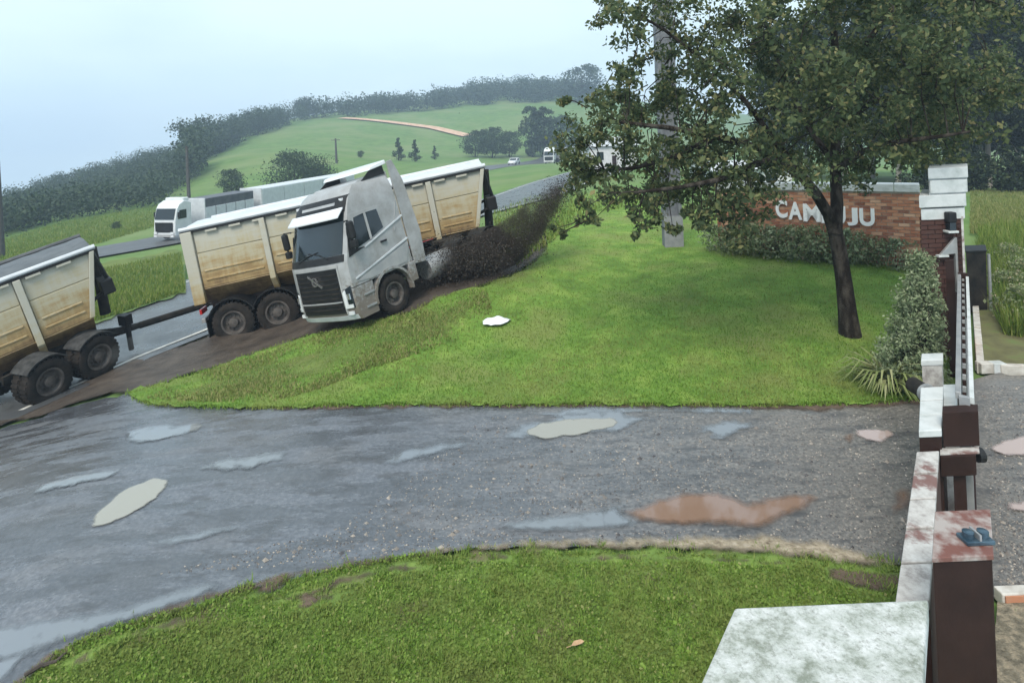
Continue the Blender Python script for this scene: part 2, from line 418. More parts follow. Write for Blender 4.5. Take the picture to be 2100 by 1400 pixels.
# one sheet of ground out to the skyline
th = np.linspace(-1.65, 1.75, 300); ld = np.linspace(math.log(1.2), math.log(530), 300)
gx, gy = np.meshgrid(th, np.exp(ld), indexing='ij'); gx = gx * gy
gz = ground_z(gx, gy) - np.clip(.07 - .0, 0, 1) * np.clip((60 - gy) / 20, 0, 1)
mb = MB(); mb.v = list(zip(gx.ravel(), gy.ravel(), gz.ravel())); nn = 300
mb.f = [(i * nn + j, (i + 1) * nn + j, (i + 1) * nn + j + 1, i * nn + j + 1) for i in range(nn - 1) for j in range(nn - 1)]
ground = mb.build('ground', M['field'], smooth='all', fix=False); tag(ground, kind='structure')

P_DRIVE = [(-330,1010),(-300,915),(0,880),(130,838),(262,806),(300,826),(420,832),(560,834),(700,828),(850,826),(1000,828),(1200,826),(1400,827),(1560,829),(1700,826),(1800,822),(1900,812),(1975,790),(2030,768),(2400,762),(2500,1250),
           (2060,1226),(1960,1200),(1860,1160),(1760,1146),(1650,1130),(1500,1122),(1300,1118),(1100,1118),(980,1124),(850,1137),(720,1160),(600,1190),(500,1205),(420,1238),(300,1268),(200,1300),(110,1345),(50,1400),(-40,1470),(-330,1620)]
P_LAWN = [(262,808),(300,830),(420,836),(560,838),(700,832),(850,830),(1000,832),(1200,830),(1400,831),(1560,833),(1700,830),(1800,826),(1905,816),(1940,770),(1960,640),(1965,560),(1880,548),(1850,500),(1700,470),(1500,440),(1300,400),(1180,398),(1130,440),(1120,520),(1060,562),(985,590),(900,612),(850,640),(790,655),(700,676),(600,700),(470,745),(360,780)]
P_NEAR = [(1890,1168),(1860,1160),(1760,1146),(1650,1132),(1500,1124),(1300,1120),(1100,1120),(980,1126),(850,1139),(720,1162),(600,1192),(500,1207),(420,1240),(300,1270),(200,1302),(110,1347),(50,1402),(-40,1472),(-200,1700),(400,2300),(1500,2300),(1960,1800),(1940,1300)]
P_SHOULDER = [(-330,925),(-60,890),(60,862),(160,830),(262,808),(360,782),(470,748),(600,704),(700,680),(800,660),(860,640),(900,616),(985,594),(1060,566),(1120,528),(1140,480),(1090,470),(980,520),(860,560),(700,612),(590,640),(500,668),(420,690),(250,740),(100,775),(-80,815),(-330,860)]
drape('driveway', P_DRIVE, M['gravel'], .0, 20, 3, 24, 1)
drape('lawn', P_LAWN, M['lawn'], .03, 14, 4, 24, 2)
M['lawn_near'] = soft_edge(ground_mat('thin foreground turf', [(.3, (.08, .12, .03)), (.5, (.13, .2, .045)), (.7, (.2, .27, .065))], 2.5, second=(1.4, (.13, .115, .06), .54, .66), bscale=26), .8, 4, 1.0)
drape('lawn', P_NEAR, M['lawn_near'], .025, 16, 9, 16, 3, soft=.16)
drape('muddy_verge', P_SHOULDER, soft_edge(M['mud'], .8, 4, 1.0), .012, 18, 4, 14, 4, soft=.3)
# a worn, yellowed strip of turf along the mud
P_DRY = [(300,822),(420,828),(560,828),(660,800),(760,760),(860,728),(960,694),(1010,640),(1000,606),(985,592),(900,614),(850,642),(790,658),(700,680),(600,706),(470,750),(360,786)]
drape('worn_turf', P_DRY, soft_edge(M['lawn_dry'], 1.0, 2.2, 1.3), .042, 12, 8, 14, 5, soft=1.5)
P_PALE = [(860,1132),(980,1116),(1100,1108),(1240,1104),(1400,1100),(1560,1098),(1700,1112),(1790,1138),(1870,1160),(1780,1176),(1640,1156),(1500,1144),(1300,1138),(1100,1136),(980,1140),(880,1148)]
drape('gravel_edge', P_PALE, soft_edge(M['edge_gravel'], .8, 8, 1.0), .04, 10, 5, 9, 6, soft=.16)
drape('leaf_litter_bed', [(2045,1238),(2300,1238),(2600,1700),(2080,1700),(2040,1400)], M['leaf_litter'], .02, 20, 3, 20, 7)
drape('weed_bank', [(1998,600),(2030,560),(2120,545),(2330,560),(2330,752),(2040,752),(2012,745)], M['weed_bank'], .03, 14, 3, 18, 8)

def blob(cx, cy, rx, ry, rot=0, n=26, seed=0, rag=.12):
    rng = np.random.default_rng(seed); ph = rng.uniform(0, 6, 4); out = []
    for k in range(n):
        w = 2 * math.pi * k / n; r = 1 + rag * (math.sin(2 * w + ph[0]) + .7 * math.sin(3 * w + ph[1]) + .5 * math.sin(7 * w + ph[2])) + rng.normal() * rag * .25
        x, y = rx * r * math.cos(w), ry * r * math.sin(w); out.append((cx + x * math.cos(rot) - y * math.sin(rot), cy + x * math.sin(rot) + y * math.cos(rot)))
    return out
BARE = [blob(640, 1235, 70, 16, -.2, 24, 51, .3), blob(560, 1205, 60, 12, -.3, 24, 52, .3), blob(330, 1290, 80, 10, -.3, 24, 53, .3), blob(1785, 1196, 85, 28, .1, 26, 54, .15), blob(1500, 1156, 120, 9, .05, 26, 58, .3), blob(1250, 1150, 110, 8, 0, 26, 59, .3), blob(700, 1200, 70, 14, -.3, 24, 60, .3), blob(820, 1170, 70, 9, -.15, 22, 55, .3), blob(1010, 1150, 60, 8, 0, 22, 56, .3), blob(170, 1355, 60, 12, -.4, 22, 57, .3)]
M['soil_edge'] = soft_edge(ground_mat('bare damp soil', [(.3, (.06, .045, .035)), (.6, (.13, .095, .07))], 4, bump=.7, bscale=14), .8, 6, 1.0)
drape('soil_edge', [(520,824),(760,818),(1000,818),(1300,820),(1600,822),(1900,806),(1905,832),(1700,846),(1400,838),(1100,838),(850,840),(560,844)], M['soil_edge'], .008, 12, 3, 9, 40, soft=.14)
drape('soil_edge', [(0,1420),(110,1335),(300,1258),(480,1200),(720,1150),(980,1118),(1240,1112),(1240,1126),(980,1134),(720,1172),(500,1222),(300,1284),(110,1365),(20,1440)], M['soil_edge'], .03, 12, 4, 10, 41, soft=.12)
for i, q in enumerate(BARE): drape('bare_soil', q, M['soil_edge'], .036, 10, 2, 10, 60 + i, soft=.1)
def road(name, pts, width, m, lift, kind='structure'):
    """a strip of road following ground points"""
    P = [Vector((p[0], p[1], 0)) for p in pts]; fine = []
    for i in range(len(P) - 1):
        k = max(2, int((P[i + 1] - P[i]).length / 3))
        fine += [P[i].lerp(P[i + 1], t / k) for t in range(k)]
    fine.append(P[-1]); mb = MB(); n = 7
    for i, p in enumerate(fine):
        t = (fine[min(i + 1, len(fine) - 1)] - fine[max(i - 1, 0)]).normalized(); s_ = Vector((t.y, -t.x, 0))
        for k in range(n):
            q = p + s_ * width * (k / (n - 1) - .5); mb.v.append((q.x, q.y, float(ground_z(q.x, q.y)) + lift))
    mb.f = [(i * n + k, i * n + k + 1, (i + 1) * n + k + 1, (i + 1) * n + k) for i in range(len(fine) - 1) for k in range(n - 1)]
    o = mb.build(name, m, smooth='all'); 
    if o.data.polygons[0].normal.z < 0: o.data.flip_normals()
    return tag(o, kind=kind)
HW = Vector((.38, .925, 0)).normalized()
na, nb = gp(300, 650), Vector((1.2, 49, 0))
hw_near = [na - HW * 14, na - HW * 6, na, na.lerp(nb, .33), na.lerp(nb, .66), nb, nb + Vector((.35, .94, 0)) * 30]
road('highway', hw_near, 8.0, M['asphalt'], .02)
oa, ob = gp(350, 492), gp(1130, 327)
oc = gp(-10, 556)
hw_far = [oc + (oc - oa) * .6, oc, oa, oa.lerp(ob, .25), oa.lerp(ob, .5), oa.lerp(ob, .75), ob, ob + (ob - oa) * .25]
road('highway', hw_far, 7.5, M['asphalt_far'], .05)
# painted edge line of the near carriageway
M['road_paint'] = mat('worn road paint', (.62, .62, .58), (.4, .4, .38), 3, .5, space='world')
def edge_line(pts, off, w, lift):
    pts = [Vector((p[0], p[1], 0)) for p in pts]; out = []
    for i, p in enumerate(pts):
        t = (pts[min(i + 1, len(pts) - 1)] - pts[max(i - 1, 0)]).normalized(); out.append(p + Vector((t.y, -t.x, 0)) * off)
    return road('road_edge_line', out, w, M['road_paint'], lift)
edge_line(hw_near, 3.5, .14, .027); edge_line(hw_near, -3.5, .14, .027)
drape('median', [(-200,660),(-200,640),(0,585),(200,545),(360,512),(380,520),(380,600),(200,665),(0,690),(-200,740)], M['median'], .04, 14, 3, 24, 9)
road('dirt_track', [gp(700, 244), gp(760, 248), gp(830, 256), gp(890, 264), gp(960, 281)], 5.5, M['dirt_track'], .5)

# standing water
PUD = [
 ('water_beige', blob(266, 1030, 92, 25, -.5, 40, 1, .05)), ('water_beige', blob(1170, 878, 88, 20, -.12, 40, 2, .09)), ('water_sky', blob(1180, 872, 128, 30, -.12, 44, 12, .16)),
 ('water_red', [(1265,1052),(1330,1026),(1400,1008),(1480,1006),(1530,1026),(1590,1014),(1660,1010),(1690,1022),(1660,1050),(1600,1072),(1560,1094),(1480,1082),(1400,1084),(1320,1078)]),
 ('water_sky', [(1000,1075),(1120,1056),(1220,1042),(1310,1026),(1280,1052),(1330,1080),(1260,1092),(1150,1096),(1050,1094)]),
 ('water_pink', blob(1795, 893, 46, 13, 0, 26, 4, .1)), ('water_red', blob(1742, 900, 20, 14, .3, 20, 5, .15)), ('water_red', blob(1850, 1028, 30, 34, .2, 24, 6, .12)),
 ('water_pink', blob(2092, 918, 62, 20, 0, 26, 7, .08)), ('water_pink', blob(2105, 1040, 40, 16, 0, 22, 8, .1)),
 ('water_sky', [(1080,850),(1200,832),(1320,836),(1420,832),(1560,836),(1545,852),(1440,850),(1330,848),(1240,856),(1150,862)]),
 ('water_sky', blob(1490, 880, 70, 18, -.25, 26, 9, .2)), ('water_sky', blob(330, 888, 95, 17, -.2, 26, 10, .15)), ('water_sky', blob(505, 948, 85, 18, -.2, 26, 11, .16)),
 ('water_sky', [(-60,1290),(40,1270),(150,1255),(260,1240),(360,1205),(420,1190),(470,1192),(430,1226),(330,1260),(240,1286),(150,1316),(80,1346),(20,1362),(-60,1380)]),
 ('water_sky', [(470,1196),(540,1176),(620,1170),(600,1200),(560,1222),(520,1226),(540,1200),(500,1212)]),
 ('water_sky', [(-60,1372),(0,1340),(60,1320),(90,1316),(60,1350),(30,1385),(-20,1430),(-60,1440)]),
 ('water_sky', blob(860, 930, 85, 16, -.2, 22, 22, .16)), ('water_sky', blob(400, 1100, 95, 16, -.2, 22, 24, .16)), ('water_sky', blob(160, 985, 90, 15, -.25, 22, 25, .16)),  # pale films painting sheen onto the wet drive
]
for i, (w, poly) in enumerate(PUD):
    drape('puddle', poly, M[w], .009 + .0012 * (i % 5) + (.004 if w != 'water_sky' else 0), 8, 1.2 if w == 'water_beige' else 2.2, 9, 30 + i, 'structure', .11, soft={'water_beige': .07, 'water_sky': .13, 'water_red': .17, 'water_pink': .08}[w])
# ================================================================== VEHICLES
def cab_paint():
    """pale paint with mud splashed over the lower panels"""
    m, nt, b = _nt('mud splashed pale cab paint'); vec = _coord(nt, 'object'); sep = nt.nodes.new('ShaderNodeSeparateXYZ'); nt.links.new(vec, sep.inputs[0])
    n1 = _noise(nt, vec, 2.4, 6, .7); n2 = _noise(nt, vec, 9, 6, .75)
    c = _ramp(nt, n1, [(.35, (.33, .34, .35)), (.65, (.24, .24, .235))])
    mr = nt.nodes.new('ShaderNodeMapRange'); mr.inputs['From Min'].default_value = .4; mr.inputs['From Max'].default_value = 2.0; mr.inputs['To Min'].default_value = .33; mr.inputs['To Max'].default_value = -.25; nt.links.new(sep.outputs['Z'], mr.inputs['Value'])
    ad = nt.nodes.new('ShaderNodeMath'); ad.operation = 'ADD'; nt.links.new(n2, ad.inputs[0]); nt.links.new(mr.outputs[0], ad.inputs[1])
    f = _ramp(nt, ad.outputs[0], [(.5, (0, 0, 0)), (.72, (.85,) * 3)]); c = _mix(nt, f, c, (.13, .105, .08)); nt.links.new(c, b.inputs['Base Color'])
    nt.links.new(_ramp(nt, f, [(0, (.32,) * 3), (1, (.8,) * 3)]), b.inputs['Roughness']); return m
M['cab_white'] = cab_paint()
M['truck_white'] = mat('clean white truck paint', (.62, .64, .66), (.55, .57, .59), 2.5, .3)
M['cab_grey'] = mat('silver grey cab panel', (.27, .28, .29), (.36, .36, .36), 2, .35)
M['black_plastic'] = mat('black plastic', (.009, .009, .01), (.017, .017, .018), 6, .5, spec=.3)
M['glass'] = mat('dark cab glass', (.012, .018, .022), rough=.06, spec=.6)
M['tyre'] = mat('muddy tyre rubber', (.01, .01, .01), (.032, .026, .022), 5, .9, .3, spec=.2)
M['rim'] = mat('dusty steel rim', (.05, .045, .042), (.12, .105, .095), 6, .6, metal=.2)
M['chassis'] = mat('dirty black chassis', (.01, .01, .01), (.035, .03, .025), 4, .8, .2, spec=.2)
M['chassis_red'] = mat('red oxide chassis', (.05, .03, .026), (.09, .055, .045), 4, .75, .2)
M['lamp_white'] = mat('clear lamp lens', (.62, .64, .66), rough=.12)
M['lamp_red'] = mat('red lamp lens', (.45, .02, .02), rough=.2)
M['chrome'] = mat('dull bright metal', (.7, .7, .7), rough=.25, metal=.9)
M['tarp'] = mat('white tarpaulin', (.46, .49, .52), (.54, .57, .6), 3, .5, .3, bscale=4, dist=.05)
M['steel_grey'] = mat('galvanised steel', (.27, .28, .29), (.37, .37, .37), 7, .5, metal=.4)
def trailer_paint(name, z0, z1):
    """cream paint, stained ochre by the load and rusted towards the floor of the body"""
    m, nt, b = _nt(name); vec = _coord(nt, 'object')
    sep = nt.nodes.new('ShaderNodeSeparateXYZ'); nt.links.new(vec, sep.inputs[0])
    oi = nt.nodes.new('ShaderNodeObjectInfo'); sc_ = nt.nodes.new('ShaderNodeVectorMath'); sc_.operation = 'SCALE'; sc_.inputs[0].default_value = (7, 9, 0); nt.links.new(oi.outputs['Random'], sc_.inputs['Scale'])
    av = nt.nodes.new('ShaderNodeVectorMath'); av.operation = 'ADD'; nt.links.new(vec, av.inputs[0]); nt.links.new(sc_.outputs[0], av.inputs[1]); vec = av.outputs[0]
    st = _noise(nt, vec, 3.2, 7, .7, (1, .35, 2.2)); dr = _noise(nt, vec, 5, 5, .7, (1, 1.6, .25))
    mr = nt.nodes.new('ShaderNodeMapRange'); mr.inputs['From Min'].default_value = z0; mr.inputs['From Max'].default_value = z1
    mr.inputs['To Min'].default_value = .82; mr.inputs['To Max'].default_value = .02; nt.links.new(sep.outputs['Z'], mr.inputs['Value'])
    a = nt.nodes.new('ShaderNodeMath'); a.operation = 'MULTIPLY_ADD'; nt.links.new(st, a.inputs[0]); a.inputs[1].default_value = .75; nt.links.new(mr.outputs[0], a.inputs[2])
    a2 = nt.nodes.new('ShaderNodeMath'); a2.operation = 'MULTIPLY_ADD'; nt.links.new(dr, a2.inputs[0]); a2.inputs[1].default_value = .5; nt.links.new(a.outputs[0], a2.inputs[2])
    sb = nt.nodes.new('ShaderNodeMath'); sb.operation = 'MULTIPLY'; sb.inputs[1].default_value = .6; nt.links.new(a2.outputs[0], sb.inputs[0])
    nt.links.new(_ramp(nt, sb.outputs[0], [(.4, (.42, .41, .35)), (.55, (.4, .355, .24)), (.67, (.32, .225, .1)), (.83, (.14, .085, .04)), (.96, (.035, .027, .02))]), b.inputs['Base Color'])
    b.inputs['Roughness'].default_value = .6; _bump(nt, b, st, .15); return m
M['trailer'] = trailer_paint('stained cream trailer paint', .9, 2.9)
M['trailer_rib'] = trailer_paint('stained cream rib paint', .55, 1.9)

def frame(origin, fwd, right_hint=None, roll=0.0, scale=1.0):
    """local y along fwd, z up, rolled about y (positive leans to the right)"""
    y = Vector(fwd).normalized(); x = y.cross(Vector((0, 0, 1))).normalized(); z = x.cross(y)
    m = Matrix((x, y, z)).transposed().to_4x4() @ Matrix.Rotation(roll, 4, 'Y')
    return Matrix.Translation(origin) @ m @ Matrix.Scale(scale, 4)
def anchor(mx, local, world):
    """move frame so that the local point falls on the world point"""
    return Matrix.Translation(Vector(world) - (mx @ Vector(local))) @ mx

TYRE_ME = {}
def wheel(parent, x, y, r=.52, w=.3, side=1, z=None, name='wheel'):
    """tyre with a dished rim and hub; side gives the outer face"""
    key = (r, w, side)
    z = r if z is None else z
    if key not in TYRE_ME:
        a = MB().lathe([(-w * .38, r * .58), (-w * .5, r * .7), (-w * .5, r * .9), (-w * .42, r * .985), (-w * .2, r), (w * .2, r), (w * .42, r * .985), (w * .5, r * .9), (w * .5, r * .7), (w * .38, r * .58), (-w * .38, r * .58)], 'x', 30)
        for k in range(30):      # tread blocks
            q = 2 * math.pi * k / 30
            a.box((0, (r + .004) * math.cos(q), (r + .004) * math.sin(q)), (w * .78, r * .12, .03), Matrix.Rotation(q - math.pi / 2, 3, 'X'))
        t = a.build(name, M['tyre'], None, True)
        s = side; b = MB().lathe([(s * w * .36, r * .6), (s * w * .46, r * .6), (s * w * .44, r * .52), (s * w * .08, r * .45), (s * w * .1, r * .24), (s * w * .42, r * .22), (s * w * .46, r * .14), (s * w * .46, .0)], 'x', 24)
        for k in range(10):
            q = 2 * math.pi * k / 10; b.tube([(s * w * .1, r * .34 * math.cos(q), r * .34 * math.sin(q)), (s * w * .2, r * .34 * math.cos(q), r * .34 * math.sin(q))], .022, 6)
        rm = b.build('rim', M['rim'], None, True)
        TYRE_ME[key] = (t.data, rm.data); bpy.data.objects.remove(t); bpy.data.objects.remove(rm)
    t = bpy.data.objects.new(name, TYRE_ME[key][0]); COL.objects.link(t); t.parent = parent; t.location = (x, y, z)
    rm = bpy.data.objects.new('rim', TYRE_ME[key][1]); COL.objects.link(rm); rm.parent = t
    return t
def mudguard(parent, x, y, r, w, m, a0=15, a1=165, name='mudguard', z=None):
    z = r * .86 if z is None else z; mb = MB(); n = 14; rings = []
    for k in range(n + 1):
        q = R(a0 + (a1 - a0) * k / n); c, s = math.cos(q), math.sin(q)
        rings.append([(x - w / 2, y + r * c, z + r * s), (x + w / 2, y + r * c, z + r * s), (x + w / 2, y + (r + .03) * c, z + (r + .03) * s), (x - w / 2, y + (r + .03) * c, z + (r + .03) * s)])
    return mb.loft(rings).build(name, m, parent)

# ------------------------------------------------------------------ tipper trailer
TL, TZB, TZT, TW = 8.2, 1.15, 3.05, 1.25
WZ = -.2                             # the running gear hangs low under the body
def make_trailer(label):
    t = thing('tipper_trailer', label, 'trailer')
    zk = TZB + .28                     # where the side wall turns in towards the floor
    fy = lambda z: TL - .55 + .55 * (z - TZB) / (TZT - TZB)      # raked front wall
    # tub (floor, hidden inside, front wall, tail)
    ring = lambda y, f: [(-TW + .03, y if not f else fy(TZT) - .02, TZT - .05), (-TW + .03, y if not f else fy(zk) - .02, zk), (-.72, y if not f else fy(TZB) - .02, TZB - .2), (.72, y if not f else fy(TZB) - .02, TZB - .2), (TW - .03, y if not f else fy(zk) - .02, zk), (TW - .03, y if not f else fy(TZT) - .02, TZT - .05)]
    MB().loft([ring(.06, False), ring(0, True)], (True, True)).build('tub', M['trailer'], t)
    cuts = [.26, 2.0, 4.25, 6.55]
    for s in (-1, 1):
        ys = [.26] + [c for c in cuts[1:]] + [None]
        zm = TZT - .68
        for k in range(4):
            y0 = ys[k] + .16 if k else ys[k]
            for (za, zb_, out) in ((zm + .012, TZT - .1, .0), (zk, zm - .012, .022)):
                if ys[k + 1] is None: q = [(y0, za), (fy(za) - .06, za), (fy(zb_) - .06, zb_), (y0, zb_)]
                else: q = [(y0, za), (ys[k + 1] - .02, za), (ys[k + 1] - .02, zb_), (y0, zb_)]
                MB().prism([(s * (TW - .028), a, b) for a, b in q], (s * (.03 + out), 0, 0)).build('side_panel', M['trailer'], t, bevel=.008)
            # horizontal pressed ridges low on the wall
            yb = ys[k + 1] if ys[k + 1] else fy(zk + .4) - .1
            for zr in (zk + .18, zk + .42):
                MB().span((s * (TW + .02), y0 + .1, zr), (s * (TW + .045), yb - .1, zr + .05)).build('ridge', M['trailer'], t, bevel=.012)
            q = [(s * TW, y0, zk + .0), (s * TW, yb, zk), (s * .74, yb, TZB - .22), (s * .74, y0, TZB - .22)]
            MB().prism(q, (s * .02, 0, -.03)).build('hopper_plate', M['trailer'], t)
        for c in cuts[1:]:
            MB().prism([(s * (TW - .02), c, TZT - .1), (s * (TW + .1), c, TZT - .1), (s * (TW + .1), c, zk - .12), (s * (TW - .1), c, TZB - .18), (s * (TW - .22), c, TZB - .18), (s * (TW - .04), c, zk)], (0, .15, 0)).build('rib', M['trailer_rib'], t, bevel=.012)
        MB().span((s * (TW - .06), -.06, TZB - .12), (s * (TW + .09), .24, TZT - .06)).build('rear_post', M['trailer_rib'], t, bevel=.015)
        MB().prism([(s * (TW - .04), fy(z) + dy, z) for z, dy in ((zk, -.06), (zk, .05), (TZT - .06, .05), (TZT - .06, -.06))], (s * .12, 0, 0)).build('front_post', M['trailer_rib'], t, bevel=.012)
        # top rail: dark tarp seam under a pale rolled edge
        MB().span((s * (TW - .05), -.06, TZT - .095), (s * (TW + .075), fy(TZT) + .05, TZT - .045)).build('seam_rail', M['black_plastic'], t)
        MB().tube([(s * (TW + .0), -.08, TZT + .015), (s * (TW + .0), fy(TZT) + .08, TZT + .015)], .06, 8).build('top_rail', M['tarp'], t, True)
        for c in np.arange(.6, 7.8, .62):
            MB().span((s * (TW + .06), c, TZT - .15), (s * (TW + .085), c + .3, TZT - .098)).build('tarp_hook', M['trailer_rib'], t)
    # tarp stretched over bows
    rings = []
    for k in range(27):
        y = -.03 + (fy(TZT) + .05) * k / 26; sag = .03 * math.sin(k * math.pi / 2.0) ** 2
        rings.append([(-TW, y, TZT - .02), (-TW * .6, y, TZT + .06 - sag), (0, y, TZT + .1 - sag), (TW * .6, y, TZT + .06 - sag), (TW, y, TZT - .02)])
    MB().loft(rings, (False, False), False).build('tarp', M['tarp'], t, True)
    # tailgate, front bracing and the tipping ram
    MB().span((-TW + .06, -.05, TZB), (TW - .06, .05, TZT - .1)).build('tailgate', M['trailer'], t, bevel=.01)
    for x in (-.62, .62): MB().span((x - .05, -.1, TZB), (x + .05, -.05, TZT - .12)).build('tailgate_rib', M['trailer_rib'], t)
    a = MB()
    for s in (-1, 1):
        a.tube([(s * .95, TL - .0, TZT - .05), (s * .85, TL + .16, TZB + .75)], .05, 6); a.tube([(s * .85, TL + .16, TZB + .75), (s * .95, TL - .4, TZB + .55)], .045, 6)
    a.tube([(-.9, TL + .12, TZB + .9), (.9, TL + .12, TZB + .9)], .05, 6)
    a.build('front_bracket', M['black_plastic'], t)
    MB().tube([(0, TL - .1, TZB - .1), (0, TL + .14, TZT - .2)], [.13, .1], 12).build('tipping_ram', M['chassis'], t, True)
    MB().span((.5, TL - .08, TZB + .62), (1.15, TL + .2, TZB + 1.0)).build('tool_box', M['black_plastic'], t, bevel=.03)
    # frame and running gear
    for s in (-1, 1):
        MB().prism([(s * .48, .1, TZB - .22), (s * .48, TL - .7, TZB - .22), (s * .48, TL - .7, TZB - .42), (s * .48, TL - 2.3, TZB - .45), (s * .48, 3.2, TZB - .66), (s * .48, .1, TZB - .66)], (s * .09, 0, 0)).build('frame_rail', M['chassis_red'], t)
    for y in (.3, 2.6, 4.6, TL - .8): MB().span((-.5, y, TZB - .5), (.5, y + .12, TZB - .26)).build('cross_member', M['chassis_red'], t)
    for y in (.78, 1.96):
        MB().tube([(-1.0, y, .54 + WZ), (1.0, y, .54 + WZ)], .07, 10).build('axle', M['chassis'], t, True)
        for s in (-1, 1):
            wheel(t, s * 1.1, y, .54, .29, s, .54 + WZ); wheel(t, s * .79, y, .54, .29, s, .54 + WZ)
            mudguard(t, s * .95, y, .64, .62, M['black_plastic'], 20, 160, z=.55 + WZ)
            MB().span((s * .5 - .04, y - .45, .42), (s * .5 + .04, y + .45, .6)).build('leaf_spring', M['chassis'], t)
        
    for s in (-1, 1):
        MB().span((s * .95 - .28, .1, .1), (s * .95 + .28, .125, .62)).build('mud_flap', M['black_plastic'], t)
        MB().span((s * 1.02 - .2, -.02, .74), (s * 1.02 + .2, .05, .88)).build('tail_lamp', M['lamp_red'], t, bevel=.015)
        MB().span((s * .7 - .06, 4.9, .1), (s * .7 + .06, 5.05, TZB - .3)).build('landing_leg', M['chassis'], t)
    MB().span((-1.18, -.02, .5), (1.18, .08, .62)).build('rear_bumper', M['steel_grey'], t, bevel=.01)
    MB().box((0, TL - 1.5, TZB - .47), (1.0, 1.1, .08)).build('coupling_plate', M['chassis'], t)
    MB().span((1.0, 3.4, .55), (1.16, 4.6, .62)).build('side_guard', M['steel_grey'], t)
    MB().span((1.0, 3.4, .8), (1.16, 4.6, .87)).build('side_guard', M['steel_grey'], t)
    return t
front_tr = make_trailer('front tipper trailer, stained cream, half hidden behind the jackknifed truck cab')
rb, fb = at_depth(404, 616, 17.35), at_depth(978, 486, 18.15)
mx = frame(rb, fb - rb, scale=(fb - rb).length / (TL - .55 - .0))
front_tr.matrix_world = anchor(mx, (TW, 0, TZB), rb)
rear_tr = copy_tree(front_tr)
rear_tr['label'] = 'rear tipper trailer, stained cream, cut off by the left picture edge'
f2, r2 = at_depth(190, 674, 15.3), at_depth(0, 757, 14.15)
mx = frame(r2, f2 - r2, scale=.98)
rear_tr.matrix_world = anchor(mx, (TW, TL - .55, TZB), f2)
M['tarp_dark'] = mat('dark wet tarpaulin', (.05, .055, .06), (.09, .095, .1), 3, .5, .3, bscale=4, dist=.05)
for ch in rear_tr.children:
    if (ch.name.startswith('tarp') and 'hook' not in ch.name) or (ch.name.startswith('top_rail') and ch.data.vertices[0].co.x < 0):
        ch.material_slots[0].link = 'OBJECT'; ch.material_slots[0].material = M['tarp_dark']
for o in (front_tr, rear_tr): o['group'] = 'tipper trailers of the crashed road train'

# ------------------------------------------------------------------ dolly between the trailers
M['fender_grey'] = mat('dirty grey fender', (.02, .02, .02), (.06, .06, .06), 6, .75, spec=.2)
d = thing('trailer_dolly', 'two axle converter dolly with long drawbar under the rear tipper trailer', 'dolly')
for y in (-.62, .62):
    MB().tube([(-1.0, y, .54), (1.0, y, .54)], .07, 10).build('axle', M['chassis'], d, True)
    for s in (-1, 1):
        wheel(d, s * 1.1, y, .54, .29, s); wheel(d, s * .79, y, .54, .29, s)
        mudguard(d, s * .95, y, .62, .62, M['fender_grey'], 42, 140)
for s in (-1, 1):
    MB().span((s * .45 - .05, -1.2, .66), (s * .45 + .05, 1.35, .86)).build('frame_rail', M['chassis'], d)
    MB().tube([(s * .45, 1.2, .7), (.3 + s * .12, 1.9, .58), (.45, 2.6, .5)], [.09, .085, .07], 8).build('drawbar', M['chassis'], d, True)
MB().tube([(.42, 2.4, .52), (.75, 4.5, .3)], .1, 8).build('drawbar', M['chassis'], d, True)
MB().lathe([(-.04, .07), (-.04, .14), (.04, .14), (.04, .07), (-.04, .07)], 'z', 16, (.77, 4.62, .29)).build('tow_eye', M['chassis'], d, True)
MB().lathe([(-.03, .0), (-.03, .55), (.03, .55), (.03, .0)], 'z', 24, (0, 0, .9)).build('fifth_wheel_plate', M['chassis'], d)
MB().tube([(.55, 1.95, .02), (.55, 1.95, .95)], .07, 8).build('support_jack', M['black_plastic'], d, True)
MB().box((.5, 1.95, .9), (.3, .24, .3)).build('air_tank_box', M['black_plastic'], d, bevel=.02)
a_, b_ = at_depth(113, 826, 14.2), at_depth(199, 780, 15.1)
mx = frame(a_, b_ - a_, scale=.93)
d.matrix_world = anchor(mx, (1.25, -.62, 0), a_)

# ------------------------------------------------------------------ jackknifed tractor unit
def piecewise(pts):
    xs, ys = zip(*pts); return lambda z: float(np.interp(z, xs, ys))
YP = piecewise([(.3, 1.34), (.5, 1.42), (.75, 1.44), (1.75, 1.42), (1.98, 1.35), (3.0, 1.0), (3.3, .86), (3.5, .68), (3.62, .5)])
WP = piecewise([(.3, 1.0), (2.0, 1.0), (3.0, .965), (3.35, .93), (3.55, .87), (3.64, .8)])
HWID = 1.225
def yf(x, z): return YP(z) - .17 * (min(abs(x) / (HWID * WP(z)), 1)) ** 4
def front_patch(name, x0, x1, z0, z1, off, m, parent, nx=14, nz=6, back=.03):
    top, bot = [], []
    for j in range(nz + 1):
        for i in range(nx + 1):
            x, z = x0 + (x1 - x0) * i / nx, z0 + (z1 - z0) * j / nz; y = yf(x, z); top.append((x, y + off, z)); bot.append((x, y - back, z))
    n = nx + 1; fs = [(j * n + i, j * n + i + 1, (j + 1) * n + i + 1, (j + 1) * n + i) for j in range(nz) for i in range(nx)]
    k = len(top); ed = [i for i in range(nx + 1)] + [j * n + nx for j in range(1, nz + 1)] + [nz * n + i for i in range(nx - 1, -1, -1)] + [j * n for j in range(nz - 1, 0, -1)]
    fs += [(ed[i], ed[(i + 1) % len(ed)], ed[(i + 1) % len(ed)] + k, ed[i] + k) for i in range(len(ed))]
    return MB().add(top + bot, fs).build(name, m, parent, True)
